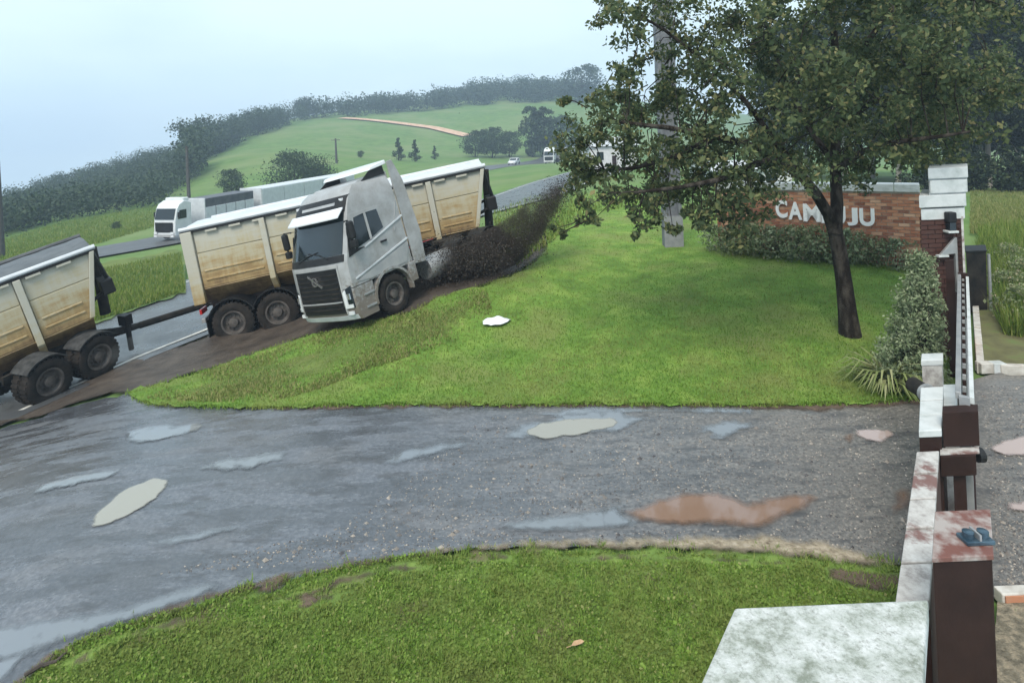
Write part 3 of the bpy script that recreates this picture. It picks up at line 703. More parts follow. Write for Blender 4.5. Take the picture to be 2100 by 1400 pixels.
def side_patch(name, s, pts, off, m, parent, bevel=.0):
    P = [(s * (HWID * WP(z) - .02), y, z) for y, z in pts]
    return MB().prism(P, (s * (.02 + off), 0, 0)).build(name, m, parent, bevel=bevel)
tr = thing('tractor_truck', 'jackknifed pale grey cabover truck tractor tilted on the muddy bank', 'truck')
def ring_at(z, back=-.9, ymin=None):
    w = HWID * WP(z); P = []
    for i in range(15):
        x = -w + 2 * w * i / 14; P.append((x, yf(x, z), z))
    P += [(w, .3, z), (w, back + .05, z), (w - .06, back, z), (-w + .06, back, z), (-w, back + .05, z), (-w, .3, z)]
    return P
MB().loft([ring_at(z) for z in (1.12, 1.4, 1.75, 1.98, 2.3, 2.7, 3.0, 3.3, 3.5, 3.58, 3.63)]).build('cab_body', M['cab_white'], tr, True)
# bumper in front of the wheels
def bumper_ring(z):
    w = HWID * WP(z); P = [(-w + 2 * w * i / 14, yf(-w + 2 * w * i / 14, z) , z) for i in range(15)]
    return P + [(w, .64, z), (w - .25, .64, z), (w - .3, 1.0, z), (-w + .3, 1.0, z), (-w + .25, .64, z), (-w, .64, z)]
MB().loft([bumper_ring(z) for z in (.3, .42, .6, .85, 1.1)]).build('bumper', M['cab_white'], tr, True)
front_patch('bumper_trim', -1.15, 1.15, .32, .44, .012, M['tarp'], tr, nz=2)
ws = front_patch('windscreen', -1.1, 1.1, 1.98, 2.98, .012, M['glass'], tr, nz=8)
front_patch('wiper_panel', -1.14, 1.14, 1.8, 1.97, .016, M['black_plastic'], tr, nz=2)
for s in (-1, 1):
    x0 = s * .15
    MB().tube([(x0 + s * .5, yf(x0 + s * .5, 1.93) + .03, 1.93), (x0 + s * .1, yf(x0, 2.06) + .035, 2.06), (x0 - s * .35, yf(x0, 2.16) + .04, 2.13)], .014, 6).build('wiper', M['black_plastic'], ws)
front_patch('header_panel', -1.12, 1.12, 2.99, 3.4, .014, M['black_plastic'], tr, nz=4)
front_patch('header_lamp_strip', -.8, .62, 3.2, 3.27, .03, M['cab_grey'], tr, nz=1)
MB().box((-.97, yf(.97, 3.32) + .02, 3.31), (.12, .05, .07)).build('marker_lamp', M['lamp_white'], tr); MB().box((.97, yf(.97, 3.32) + .02, 3.31), (.12, .05, .07)).build('marker_lamp', M['lamp_white'], tr)
# sun visor
P1 = [(x, yf(x, 3.0) + .05, 3.08) for x in np.linspace(-1.13, 1.13, 13)]; P2 = [(x, yf(x, 3.0) + .27, 2.88 - 0 * x) for x in np.linspace(-1.13, 1.13, 13)]
k = 13; MB().add(P1 + P2 + [(a, b, c + .035) for a, b, c in P1 + P2], [(i, i + 1, k + i + 1, k + i) for i in range(12)] + [(26 + i, 26 + i + 1, 39 + i + 1, 39 + i) for i in range(12)] + [(13 + i, 14 + i, 40 + i, 39 + i) for i in range(12)] + [(0, 13, 39, 26), (12, 25, 51, 38)]).build('sun_visor', M['lamp_white'], tr, True)
# grille with bars and badge
gr = front_patch('grille', -.88, .88, .52, 1.66, .012, M['black_plastic'], tr, nz=6)
front_patch('grille_top_trim', -.95, .95, 1.68, 1.76, .03, M['cab_grey'], tr, nz=1)
for z in (.62, .74, .9, 1.02, 1.14, 1.26, 1.38, 1.5): front_patch('grille_bar', -.84, .84, z, z + .035, .03, M['chassis'], gr, nz=1)
front_patch('grille_bar', -.86, .86, .8, .83, .035, M['cab_grey'], gr, nz=1)
a = MB(); a.lathe([(-.015, .085), (-.015, .12), (.015, .12), (.015, .085), (-.015, .085)], 'y', 20, (0, yf(0, 1.4) + .05, 1.4))
a.box((0, yf(0, 1.4) + .045, 1.4), (.62, .025, .05), Matrix.Rotation(R(-32), 3, 'Y')); a.build('badge', M['chrome'], gr)
for s in (-1, 1):
    hl = MB(); pts = [(.93, .62), (1.17, .62), (1.17, 1.18), (1.02, 1.12), (.93, .9)]
    hl.prism([(s * x, yf(x, z) - .06, z) for x, z in pts], (0, .085, 0)); h = hl.build('headlight', M['glass'], tr, bevel=.01)
    MB().prism([(s * x, yf(x, z) + .012, z) for x, z in ((.94, .63), (1.15, .63), (1.15, .72), (1.02, .72), (1.02, 1.1), (.94, 1.04))], (0, .03, 0)).build('running_light', M['lamp_white'], h)
    MB().box((s * 1.08, yf(1.08, .9) + .02, .92), (.1, .04, .14)).build('lamp_reflector', M['chrome'], h)
    front_patch('corner_trim', s * .9, s * .94, .5, 1.7, .022, M['cab_grey'], tr, nx=2)
    MB().box((s * 1.0, yf(1.0, .46) + .01, .5), (.22, .05, .09)).build('fog_lamp', M['lamp_white'], tr)
    # door: outline, handle, windows, swage lines that climb to the rear
    dr = side_patch('door', s, [(.98, 1.2), (1.02, 2.0), (.82, 2.9), (-.2, 2.9), (-.2, 1.35), (.3, 1.25), (.62, 1.16)], .012, M['cab_white'], tr, .006)
    side_patch('door_window', s, [(.9, 2.0), (.72, 2.78), (.38, 2.82), (.38, 2.12)], .02, M['glass'], dr)
    side_patch('door_window', s, [(.32, 2.14), (.32, 2.82), (-.08, 2.82), (-.14, 2.3)], .02, M['glass'], dr)
    side_patch('window_pillar', s, [(.385, 2.1), (.385, 2.84), (.315, 2.84), (.315, 2.1)], .03, M['cab_grey'], dr)
    side_patch('corner_glass_panel', s, [(1.16, 1.86), (1.0, 2.6), (.84, 2.62), (.93, 2.02), (.6, 1.98)], .016, M['black_plastic'], tr)
    for (ya, za, yb, zb_) in ((.62, 1.95, -.88, 2.42), (1.12, 1.28, -.86, 1.78)):
        side_patch('swage_line', s, [(ya, za), (yb, zb_), (yb, zb_ + .045), (ya, za + .035)], .03, M['tarp'], tr)
    side_patch('lower_door_panel', s, [(1.1, 1.22), (-.84, 1.72), (-.84, 1.62), (-.64, 1.2), (.66, 1.16)], .016, M['cab_grey'], tr)
    side_patch('sleeper_window_line', s, [(-.5, 2.1), (-.82, 2.9), (-.8, 2.9), (-.48, 2.1)], .014, M['cab_grey'], tr)
    MB().box((s * (HWID + .03), -.02, 1.95), (.04, .2, .05)).build('door_handle', M['black_plastic'], dr)
    # mirrors on an arm
    a = MB(); a.tube([(s * 1.2, 1.02, 2.75), (s * 1.42, 1.1, 2.78), (s * 1.44, 1.1, 2.1), (s * 1.2, 1.05, 2.05)], .025, 6); a.build('mirror_arm', M['black_plastic'], tr)
    MB().box((s * 1.46, 1.08, 2.52), (.2, .14, .46)).build('mirror', M['black_plastic'], tr, bevel=.05); MB().box((s * 1.46, 1.08, 2.16), (.2, .14, .2)).build('mirror', M['black_plastic'], tr, bevel=.04)
    # wheel arch lip, entry steps
    rings = []
    for k in range(15):
        q = R(-8 + 196 * k / 14); c, sn = math.cos(q), math.sin(q); rings.append([(s * (HWID - .12), .0 + .62 * c, .56 + .62 * sn), (s * (HWID + .035), .0 + .62 * c, .56 + .62 * sn), (s * (HWID + .035), .0 + .69 * c, .56 + .69 * sn), (s * (HWID - .12), .0 + .69 * c, .56 + .69 * sn)])
    MB().loft(rings).build('wheel_arch', M['cab_white'], tr, True)
    for z in (.5, .82): MB().span((s * (HWID - .12), .66, z), (s * (HWID + .03), 1.0, z + .05)).build('entry_step', M['steel_grey'], tr)
    MB().span((s * (HWID - .2), -.92, .62), (s * (HWID + .02), -.66, 1.14)).build('arch_rear_panel', M['cab_white'], tr, bevel=.02)
    # side deflector behind the cab
    MB().prism([(s * (HWID + .01), -.93, 1.05), (s * (HWID + .01), -1.35, 1.0), (s * (HWID + .01), -1.42, 1.9), (s * (HWID - .05), -1.3, 3.4), (s * (HWID - .1), -1.12, 4.02), (s * (HWID - .1), -.93, 4.0)], (-s * .05, 0, 0)).build('side_deflector', M['cab_white'], tr, bevel=.012)
    # fuel tanks, catwalk
    MB().lathe([(-.0, .0), (-.0, .3), (.06, .34), (1.16, .34), (1.22, .3), (1.22, .0)], 'y', 20, (s * .86, -2.75, .72)).build('fuel_tank', M['steel_grey'], tr, True)
    MB().span((s * .5 - .04, -4.9, .78), (s * .5 + .04, 1.0, 1.02)).build('chassis_rail', M['chassis'], tr)
    wheel(tr, s * 1.05, 0, .52, .32, s)
    for y in (-3.05, -4.3):
        wheel(tr, s * 1.08, y, .52, .29, s); wheel(tr, s * .77, y, .52, .29, s); mudguard(tr, s * .93, y, .64, .64, M['black_plastic'], 25, 155)
# raised roof fairing with a dark recess each side
MB().loft([[(x, y, z) for x in (-1.0, 1.0) for y, z in (((-.92, 3.55), (.35, 3.55)) if x < 0 else ((.35, 3.55), (-.92, 3.55)))],
           [(-.98, -.92, 3.75), (-.95, .1, 3.68), (.95, .1, 3.68), (.98, -.92, 3.75)]]).build('roof_fairing', M['cab_white'], tr)
for s in (-1, 1): MB().prism([(s * .975, .0, 3.64), (s * .99, -.85, 3.68), (s * .96, -.85, 3.98), (s * .955, -.5, 3.96)], (s * .02, 0, 0)).build('fairing_recess', M['black_plastic'], tr)
MB().loft([[(-1.06, -.95, 3.94), (-1.06, -.3, 3.86), (1.06, -.3, 3.86), (1.06, -.95, 3.94)], [(-1.04, -.95, 4.06), (-1.04, -.35, 3.95), (1.04, -.35, 3.95), (1.04, -.95, 4.06)]]).build('roof_deflector', M['lamp_white'], tr, bevel=.02)
MB().tube([(-1.0, 0, .52), (1.0, 0, .52)], .07, 10).build('front_axle', M['chassis'], tr, True)
for y in (-3.05, -4.3): MB().tube([(-1.0, y, .52), (1.0, y, .52)], .09, 10).build('rear_axle', M['chassis'], tr, True)
MB().lathe([(-.04, .0), (-.04, .5), (.04, .5), (.04, .0)], 'z', 24, (0, -3.6, 1.12)).build('fifth_wheel', M['chassis'], tr)
MB().span((-.45, -1.9, 1.03), (.45, -1.0, 1.07)).build('catwalk', M['steel_grey'], tr)
MB().span((-.55, -.6, .75), (.55, 1.0, 1.1)).build('engine', M['chassis'], tr)
for x in (-.15, 0, .15): MB().tube([(x, -1.0, 1.9), (x, -1.5, 1.3), (x * 1.5, -2.2, 1.35), (x, -3.0, 1.3)], .025, 6).build('air_hose', M['lamp_red'] if x == 0 else M['black_plastic'], tr)
CAB_FWD, CAB_PITCH, CAB_ROLL, CAB_SCALE = Vector((-.6, -.8, 0)).normalized(), R(6), R(11), .865
fw = CAB_FWD * math.cos(CAB_PITCH) + Vector((0, 0, -math.sin(CAB_PITCH)))
mx = frame((0, 0, 0), fw, roll=CAB_ROLL, scale=CAB_SCALE)
tr.matrix_world = anchor(mx, (-1.15, 0, 0), at_depth(818, 641, 14.6))

# ------------------------------------------------------------------ oncoming white truck, far vehicles
def simple_cab(t, m, back=-.7):
    prof = [(back, .9), (back, 3.35), (.1, 3.6), (.75, 3.3), (1.0, 2.95), (1.28, 1.9), (1.34, 1.2), (1.34, .4), (.75, .4), (.7, .9)]
    MB().prism([(-1.22, y, z) for y, z in prof], (2.44, 0, 0)).build('cab_body', m, t, bevel=.09)
    MB().prism([(-1.08, 1.02, 2.9), (-1.08, 1.31, 1.95), (1.08, 1.31, 1.95), (1.08, 1.02, 2.9)], (0, .03, .02)).build('windscreen', M['glass'], t)
    MB().prism([(-1.0, 1.35, .8), (-1.0, 1.37, 1.7), (1.0, 1.37, 1.7), (1.0, 1.35, .8)], (0, .03, 0)).build('grille', M['black_plastic'], t)
    MB().span((-1.2, 1.3, .36), (1.2, 1.42, .62)).build('bumper', M['cab_grey'], t, bevel=.03)
    MB().span((-1.05, -.6, 3.4), (1.05, .1, 3.8)).build('roof_deflector', m, t, bevel=.08)
    for s in (-1, 1):
        MB().prism([(s * 1.2, .95, 1.95), (s * 1.2, .75, 2.75), (s * 1.2, -.05, 2.75), (s * 1.2, -.05, 1.95)], (s * .04, 0, 0)).build('door_window', M['glass'], t)
        MB().box((s * .95, 1.41, .75), (.34, .06, .2)).build('headlight', M['lamp_white'], t); MB().box((s * .95, 1.43, .46), (.3, .06, .14)).build('fog_lamp', M['lamp_white'], t)
        MB().box((s * 1.38, 1.0, 2.35), (.18, .12, .5)).build('mirror', M['black_plastic'], t, bevel=.03)
        wheel(t, s * 1.05, 0, .5, .3, s)
        for y in (-3.1, -4.3): wheel(t, s * 1.0, y, .5, .5, s)
        MB().span((s * .5 - .05, -4.9, .75), (s * .5 + .05, .9, 1.0)).build('chassis_rail', M['chassis'], t)
def put(t, p, fwd, scale=1.0):
    t.matrix_world = frame((p[0], p[1], float(ground_z(p[0], p[1])) + .06), fwd, scale=scale)
ON = (oa - ob).normalized(); OFWD = Vector((-.3, -.954, 0)); 
M['dark_load'] = mat('dark tarped load', (.06, .065, .08), (.1, .105, .12), 2, .6)
t2 = thing('oncoming_truck', 'white cabover truck driving towards the camera on the far carriageway', 'truck'); simple_cab(t2, M['truck_white'])
p0 = at_depth(362, 490, 46); put(t2, p0, OFWD, .78)
def box_trailer(label, L, z1, lower, upper, split):
    t = thing('box_trailer', label, 'trailer'); n = 5
    MB().span((-1.2, -L, 1.0), (1.2, 0, 1.2)).build('floor_frame', M['chassis'], t)
    MB().span((-1.2, -L, 1.2), (1.2, 0, z1)).build('load_body', upper, t, bevel=.05)
    for s in (-1, 1):
        for k in range(n): MB().span((s * 1.19, -L + L * k / n + .05, 1.12), (s * 1.27, -L + L * (k + 1) / n - .05, split)).build('side_panel', lower, t, bevel=.03)
        for y in (-L + 1.0, -L + 2.2): wheel(t, s * 1.0, y, .5, .5, s)
        MB().span((s * .6 - .05, -1.6, .2), (s * .6 + .05, -1.5, 1.0)).build('landing_leg', M['chassis'], t)
    MB().span((-1.24, -.06, 1.0), (1.24, .06, z1 + .05)).build('front_frame', lower, t, bevel=.03)
    return t
ta = box_trailer('dark tarped trailer with white side panels behind the oncoming cab', 6.6, 3.3, M['tarp'], M['dark_load'], 2.5)
pa = p0 - OFWD * 1.8; put(ta, pa, OFWD, .82)
tb = box_trailer('long pale covered trailer at the rear of the oncoming truck', 17.0, 3.35, M['tarp'], M['tarp'], 3.3)
pb = pa - OFWD * 6.3; put(tb, pb, OFWD, .88)
t3 = thing('distant_truck', 'small white truck far off on the highway, left of the tree crown', 'truck'); simple_cab(t3, M['truck_white'])
q0 = at_depth(1128, 326, 150); put(t3, q0, OFWD)
tc = box_trailer('pale long trailer of the distant truck, partly behind the leaves', 14, 3.7, M['cab_white'], M['tarp'], 3.0)
put(tc, Vector(q0) - OFWD * 2.2 + Vector((2.5, 0, 0)), Vector((-.75, -.66, 0)))
cr = thing('white_car', 'white car far off on the highway, ahead of the distant truck', 'car')
prof = [(-2.1, .35), (-2.15, .8), (-1.9, .95), (-1.3, 1.42), (.2, 1.46), (.95, .98), (1.95, .82), (2.1, .55), (2.05, .32)]
MB().prism([(-.85, y, z) for y, z in prof], (1.7, 0, 0)).build('body', M['truck_white'], cr, bevel=.1)
MB().prism([(-.7, .3, 1.38), (-.7, .95, 1.0), (.7, .95, 1.0), (.7, .3, 1.38)], (0, .04, .02)).build('windscreen', M['glass'], cr)
for s in (-1, 1):
    MB().prism([(s * .84, -1.2, .98), (s * .84, .75, .98), (s * .84, .15, 1.36), (s * .84, -1.1, 1.34)], (s * .03, 0, 0)).build('side_window', M['glass'], cr)
    MB().box((s * .6, 2.06, .68), (.35, .1, .16)).build('headlight', M['lamp_white'], cr)
    for y in (-1.3, 1.3): wheel(cr, s * .78, y, .32, .2, s)
put(cr, at_depth(1054, 326, 140), OFWD)
# ================================================================== GATEWAY, WALLS, POLES
GD = Vector((.586, .81, 0))                     # the gate line runs away to the right
M['brick_sign'] = None
def brick_mat(name, stops, grime=(.36, .27, .2)):
    m, nt, b = _nt(name); g = nt.nodes.new('ShaderNodeNewGeometry')
    c = _ramp(nt, g.outputs['Random Per Island'], stops)
    f = _noise(nt, g.outputs['Position'], 9, 5); c = _mix(nt, _ramp(nt, f, [(.5, (0, 0, 0)), (.75, (.5,) * 3)]), c, grime)
    nt.links.new(c, b.inputs['Base Color']); b.inputs['Roughness'].default_value = .85; _bump(nt, b, _noise(nt, g.outputs['Position'], 60), .3, .01); return m
M['brick'] = brick_mat('weathered red brick', [(0, (.2, .075, .045)), (.35, (.36, .14, .075)), (.75, (.47, .22, .12)), (1, (.58, .36, .24))])
M['brick_dark'] = brick_mat('dark shaded brick', [(0, (.03, .01, .008)), (.5, (.05, .017, .012)), (1, (.08, .032, .022))], (.05, .035, .028))  # darkness stands in for shade on the gate pillar's front
M['mortar'] = mat('pale mortar', (.34, .29, .24), (.42, .36, .3), 8, .9)
M['mortar_dark'] = mat('dark mortar', (.045, .034, .03), (.07, .055, .045), 8, .9)  # pillar joints darkened to match the shade in its bricks
M['white_cap'] = mat('weathered white concrete', (.52, .54, .54), (.33, .36, .35), 5, .75, .2, lo=.45, hi=.8)
def limewash():
    m, nt, b = _nt('lichened white limewash'); vec = _coord(nt, 'world')
    c = _ramp(nt, _noise(nt, vec, 7, 8, .75), [(.35, (.2, .22, .18)), (.47, (.4, .42, .39)), (.6, (.56, .57, .56))])
    f = _ramp(nt, _noise(nt, vec, 38, 6, .8), [(.5, (0, 0, 0)), (.66, (.75,) * 3)]); c = _mix(nt, f, c, (.17, .18, .15))
    nt.links.new(c, b.inputs['Base Color']); b.inputs['Roughness'].default_value = .9; b.inputs['Specular IOR Level'].default_value = .2; _bump(nt, b, _noise(nt, vec, 45, 6, .75), .6, .012); return m
M['old_white'] = limewash()
M['coping'] = None
def stained_coping():
    m, nt, b = _nt('stained concrete coping'); vec = _coord(nt, 'world')
    c = _ramp(nt, _noise(nt, vec, 9, 6, .7), [(.3, (.2, .18, .17)), (.5, (.4, .38, .36)), (.7, (.52, .51, .49))])
    f = _ramp(nt, _noise(nt, vec, 2.6, 5, .65), [(.52, (0, 0, 0)), (.6, (.9,) * 3)]); c = _mix(nt, f, c, (.14, .06, .05))
    nt.links.new(c, b.inputs['Base Color']); b.inputs['Roughness'].default_value = .7; _bump(nt, b, _noise(nt, vec, 30), .2, .01); return m
M['coping'] = stained_coping()
M['brown_steel'] = mat('dark brown painted steel', (.02, .009, .007), (.03, .014, .011), 4, .6, .1, spec=.2)
M['rust_top'] = mat('rust stained cover plate', (.33, .29, .27), (.15, .06, .046), 7, .5, .15, lo=.4, hi=.6, space='world')
M['letter_white'] = mat('white letter enamel', (.85, .85, .85), rough=.4)
M['blue_steel'] = mat('blue grey steel fitting', (.03, .06, .09), (.09, .14, .18), 10, .35, metal=.5)
M['concrete_pole'] = mat('grey concrete pole', (.11, .12, .14), (.18, .19, .205), 6, .85, .2)
M['concrete_pole_light'] = mat('pale concrete band', (.2, .21, .225), (.27, .275, .285), 6, .85, .2)
M['pole_wood'] = mat('dark treated timber', (.05, .05, .055), (.08, .075, .07), 5, .8)

def footprint(u0, u1, vtop, z, D, depth):
    """four plan corners: front edge square to the view at depth D, sides running along the gate line"""
    a, b = at_depth(u0, vtop, D), at_depth(u1, vtop, D)
    k = depth / GD.y
    return [Vector((a.x, D, 0)), Vector((b.x, D, 0)), Vector((b.x, D, 0)) + GD * k, Vector((a.x, D, 0)) + GD * k]
def block(name, fpr, z0, z1, m, parent=None, bevel=.008, grow=0.0):
    c = sum(fpr, Vector()) / 4; P = [p + (p - c).normalized() * grow for p in fpr]
    return MB().prism([(p.x, p.y, z0) for p in P], (0, 0, z1 - z0)).build(name, m, parent, bevel=bevel)

# near gate pillar with its flat white cap, bottom of the picture
pl = thing('gate_pillar', 'near gate pillar with broad lichened white cap at the bottom edge', 'pillar')
fpr = footprint(1502, 1902, 1238, 2.3, 1.9, 1.0)
Dn = F * (H - 2.3) / level(1700, 1236)[1]
A, B = at_depth(1506, 1238, Dn), at_depth(1904, 1228, Dn)
fpr = [Vector((A.x, Dn, 0)) - GD * 1.05, Vector((B.x, Dn, 0)) - GD * 1.05, Vector((B.x, Dn, 0)), Vector((A.x, Dn, 0))]
block('cap_slab', fpr, 2.2, 2.3, M['old_white'], pl, .012)
block('shaft', fpr, -.05, 2.2, M['old_white'], pl, 0, -.09)

# low wall with stained coping leading to the opening
def wall_run(name, label, u0, u1, v_near, v_far, z, thick_extra, cop_m, body_m):
    t = thing(name, label, 'wall')
    um = (u0[0] + u1[0]) / 2
    Dn_ = F * (H - z) / level((u0[0] + u1[0]) / 2, v_near)[1]; Df_ = F * (H - z) / level((u0[1] + u1[1]) / 2, v_far)[1]
    c = [at_depth(u0[0], v_near, Dn_), at_depth(u1[0], v_near, Dn_), at_depth(u1[1], v_far, Df_), at_depth(u0[1], v_far, Df_)]
    c = [Vector((p.x, p.y, 0)) for p in c]; n = max(1, round((c[3] - c[0]).length / .42))
    for k in range(n):          # coping stones
        a, b = k / n, (k + 1) / n - .012
        q = [c[0].lerp(c[3], a), c[1].lerp(c[2], a), c[1].lerp(c[2], b), c[0].lerp(c[3], b)]
        block('coping_stone', q, z - .07, z + random.uniform(-.004, .004), cop_m, t, .008)
    block('wall_body', c, -.06, z - .07, body_m, t, 0, -.015)
    return t
wall_run('boundary_wall', 'low wall with rust stained pale coping running from the near pillar', (1836, 1880), (1906, 1926), 1232, 922, 1.25, 0, M['coping'], M['brick_dark'])
wall_run('wall_stub', 'short clean capped wall stub just before the gate opening', (1884, 1888), (1931, 1935), 882, 792, 1.34, 0, M['white_cap'], M['brown_steel'])

# big brown steel box post in the corner
bp = thing('gate_box_post', 'large dark brown steel box post with rust stained top', 'gate post')
fpr = footprint(1911, 2038, 1141, 1.83, 3.75, .43)
block('post_body', fpr, -.05, 1.8, M['brown_steel'], bp, .006, -.012)
block('cover_plate', fpr, 1.8, 1.83, M['rust_top'], bp, .004)
c = at_depth(1997, 1126, 3.9); 
lk = thing('gate_latch', 'small blue grey latch fitting on top of the brown box post', 'latch', (c.x, c.y - .02, 1.832))
MB().box((0, 0, .012), (.17, .1, .024)).build('base_plate', M['blue_steel'], lk, bevel=.004)
for x in (-.045, .045): MB().lathe([(0, 0), (0, .032), (.035, .032), (.04, .0)], 'z', 14, (x, 0, .024)).build('roller', M['blue_steel'], lk, True)
MB().span((-.006, -.045, .024), (.006, .045, .06)).build('divider', M['steel_grey'], lk)

# guide post beyond it
gq = thing('gate_guide_post', 'brown steel gate guide post with two plates beyond the box post', 'gate post')
fpr = footprint(1932, 2006, 842, 1.5, 6.2, .14)
block('upper_plate', fpr, 1.16, 1.5, M['brown_steel'], gq, .006)
f2_ = footprint(1928, 2001, 925, 1.1, 6.1, .14)
block('lower_plate', f2_, .93, 1.125, M['brown_steel'], gq, .006)
f3_ = footprint(1929, 2006, 920, 1.1, 6.12, .1); block('ledge', f3_, 1.127, 1.142, M['coping'], gq, .002, .01)
f4_ = footprint(1955, 1981, 980, .9, 6.16, .12); block('stem', f4_, -.05, .93, M['brown_steel'], gq, .006)
f5_ = footprint(1937, 1960, 800, 1.7, 6.75, .3); st = thing('gate_stone', 'small grey stone block beside the brown guide plates', 'stone block')
block('stone', footprint(1932, 1962, 830, 1.3, 7.0, .5), -.05, 1.15, M['coping'], st, .02); block('stone_cap', footprint(1932, 1962, 830, 1.3, 7.0, .5), 1.15, 1.2, M['white_cap'], st, .01, .01)

# sliding gate leaf seen end-on
gl = thing('sliding_gate', 'pale metal sliding gate seen end-on across the driveway', 'gate')
g0 = at_depth(1978, 850, F * (H - 1.6) / level(1978, 850)[1]); g0 = Vector((g0.x, g0.y, 0)) + GD * .55; GL = 5.5
PR = Vector((GD.y, -GD.x, 0))
def gbar(name, along0, along1, off, z0, z1, w, m, parent=gl):
    a, b = g0 + GD * along0 + PR * off, g0 + GD * along1 + PR * off
    return MB().prism([(p.x, p.y, z0) for p in (a - PR * w / 2, a + PR * w / 2, b + PR * w / 2, b - PR * w / 2)], (0, 0, z1 - z0)).build(name, m, parent, bevel=.004)
gbar('top_rail', 0, GL, -.05, 1.53, 1.6, .05, M['steel_grey']); gbar('top_rail', 0, GL, .06, 1.5, 1.57, .04, M['white_cap'])
gbar('bottom_rail', 0, GL, 0, .08, .18, .12, M['brown_steel']); gbar('middle_rail', 0, GL, 0, .8, .86, .08, M['steel_grey'])
for k in range(31): gbar('baluster', k * GL / 30 * .99, k * GL / 30 * .99 + .035, 0, .18, 1.53, .035, M['brown_steel'] if k % 2 else M['steel_grey'])
gbar('end_stile', -.05, 0, 0, .05, 1.58, .09, M['steel_grey']); gbar('end_stile', GL, GL + .06, 0, .05, 1.62, .14, M['brown_steel'])
for k, zz in enumerate((.6,)): 
    p = g0 + PR * .1 + GD * .12; MB().lathe([(-.03, 0), (-.03, .07), (.03, .07), (.03, 0)], 'x', 16, (p.x, p.y, zz + .35)).build('guide_roller', M['black_plastic'], gl)
gbar('gate_track', -.4, GL + .3, 0, .005, .03, .06, M['steel_grey'])

# far gate pillar: brick shaft with shade put into its front colour, stepped white cap
fp = thing('brick_gate_pillar', 'tall dark brick gate pillar with stepped white cap', 'pillar')
PD = 11.2
fpr = footprint(1889, 1974, 500, 0, PD, .78)
ax = fpr[1] - fpr[0]; ay = fpr[3] - fpr[0]; W_, Dp = ax.length, ay.length
core = [p + (sum(fpr, Vector()) / 4 - p).normalized() * .02 for p in fpr]
block('mortar_core', core, -.1, 2.58, M['mortar_dark'], fp, 0)
BR = {}
def brick_mesh(L, hh, dd):
    key = (round(L, 3), round(hh, 3), round(dd, 3))
    if key not in BR:
        o = MB().box((0, 0, 0), (L, dd, hh)).build('brick', M['brick_dark']); BR[key] = o.data; bpy.data.objects.remove(o)
    return BR[key]
def brick_face(parent, p0, p1, z0, z1, L=.24, hh=.068, joint=.012, dd=.03, m=None):
    d_ = p1 - p0; ln = d_.length; d_.normalize(); ang = math.atan2(d_.y, d_.x); rows = int((z1 - z0) / (hh + joint)); nrm = Vector((d_.y, -d_.x, 0))
    for r_ in range(rows):
        x = -(L + joint) / 2 if r_ % 2 else 0.0
        while x < ln - .02:
            a, b = max(x, 0), min(x + L, ln)
            if b - a > .03:
                o = bpy.data.objects.new('brick', brick_mesh(b - a, hh, dd)); COL.objects.link(o); o.parent = parent
                p = p0 + d_ * (a + b) / 2 + nrm * random.uniform(-.004, .004); o.location = (p.x, p.y, z0 + r_ * (hh + joint) + hh / 2); o.rotation_euler = (0, 0, ang)
            x += L + joint
brick_face(fp, fpr[0], fpr[1], 0, 2.56)
o_m = M['brick_dark']
MB().prism([(p.x, p.y, 0) for p in (fpr[1], fpr[1] + ax * .02, fpr[2] + ax * .02, fpr[2])], (0, 0, 2.56)).build('lit_side_face', M['brick'], fp)  # brighter brick colour stands in for light on this side
for (ua, ub, va, vb, dp, gr_) in ((1887, 1977, 427, 450, .8, .0), (1884, 1981, 399, 424, .86, .03), (1908, 1985, 369, 396, .62, .0), (1905, 1987, 344, 366, .66, .02)):
    q = footprint(ua, ub, 400, 0, PD - .02 - gr_, dp); zt, zb_ = at_depth(1935, va, PD).z, at_depth(1935, vb, PD).z
    block('cap_tier', q, zb_, zt, M['white_cap'], fp, .012)
q = footprint(1904, 1984, 400, 0, PD, .7); block('cap_neck', q, at_depth(1935, 398, PD).z - .02, at_depth(1935, 367, PD).z + .02, M['white_cap'], fp, 0, -.03)
# lantern and bracket on the pillar
c = at_depth(1951, 470, PD - .1)
ln_ = thing('wall_lantern', 'small black lantern fixed under the stepped pillar cap', 'lantern', c)
MB().span((-.07, -.06, .12), (.07, .08, .3)).build('lantern_hood', M['black_plastic'], ln_, bevel=.02); MB().span((-.055, -.045, -.02), (.055, .06, .12)).build('lantern_glass', M['glass'], ln_); MB().span((-.1, -.08, -.06), (.08, .08, -.02)).build('lantern_base', M['white_cap'], ln_, bevel=.01)
bk = thing('pillar_bracket', 'pale triangular steel bracket arm below the black lantern', 'bracket', at_depth(1958, 560, PD - .12))
MB().prism([(-.24, 0, .32), (.04, 0, .62), (.07, 0, .62), (.07, 0, -.3), (.03, 0, -.3), (.03, 0, .34)], (0, .05, 0)).build('arm_plate', M['steel_grey'], bk, bevel=.005); MB().span((-.28, -.02, .29), (-.1, .06, .325)).build('arm_foot', M['white_cap'], bk)
MB().span((.04, -.01, -.34), (.11, .08, -.3)).build('lower_lug', M['white_cap'], bk)
# hinge post of the gate beside the pillar
hp = thing('gate_stop_post', 'slim dark brown post between the brick pillar and the sliding gate', 'gate post')
block('post', footprint(1943, 1961, 640, 0, 10.6, .1), -.05, 1.9, M['brown_steel'], hp, .006)
block('post_edge', footprint(1979, 1984, 640, 0, 11.0, .06), -.05, 2.55, M['coping'], hp, .003)
block('foot_plate', footprint(1934, 1966, 640, 0, 10.58, .16), -.02, .03, M['brown_steel'], hp, .003)

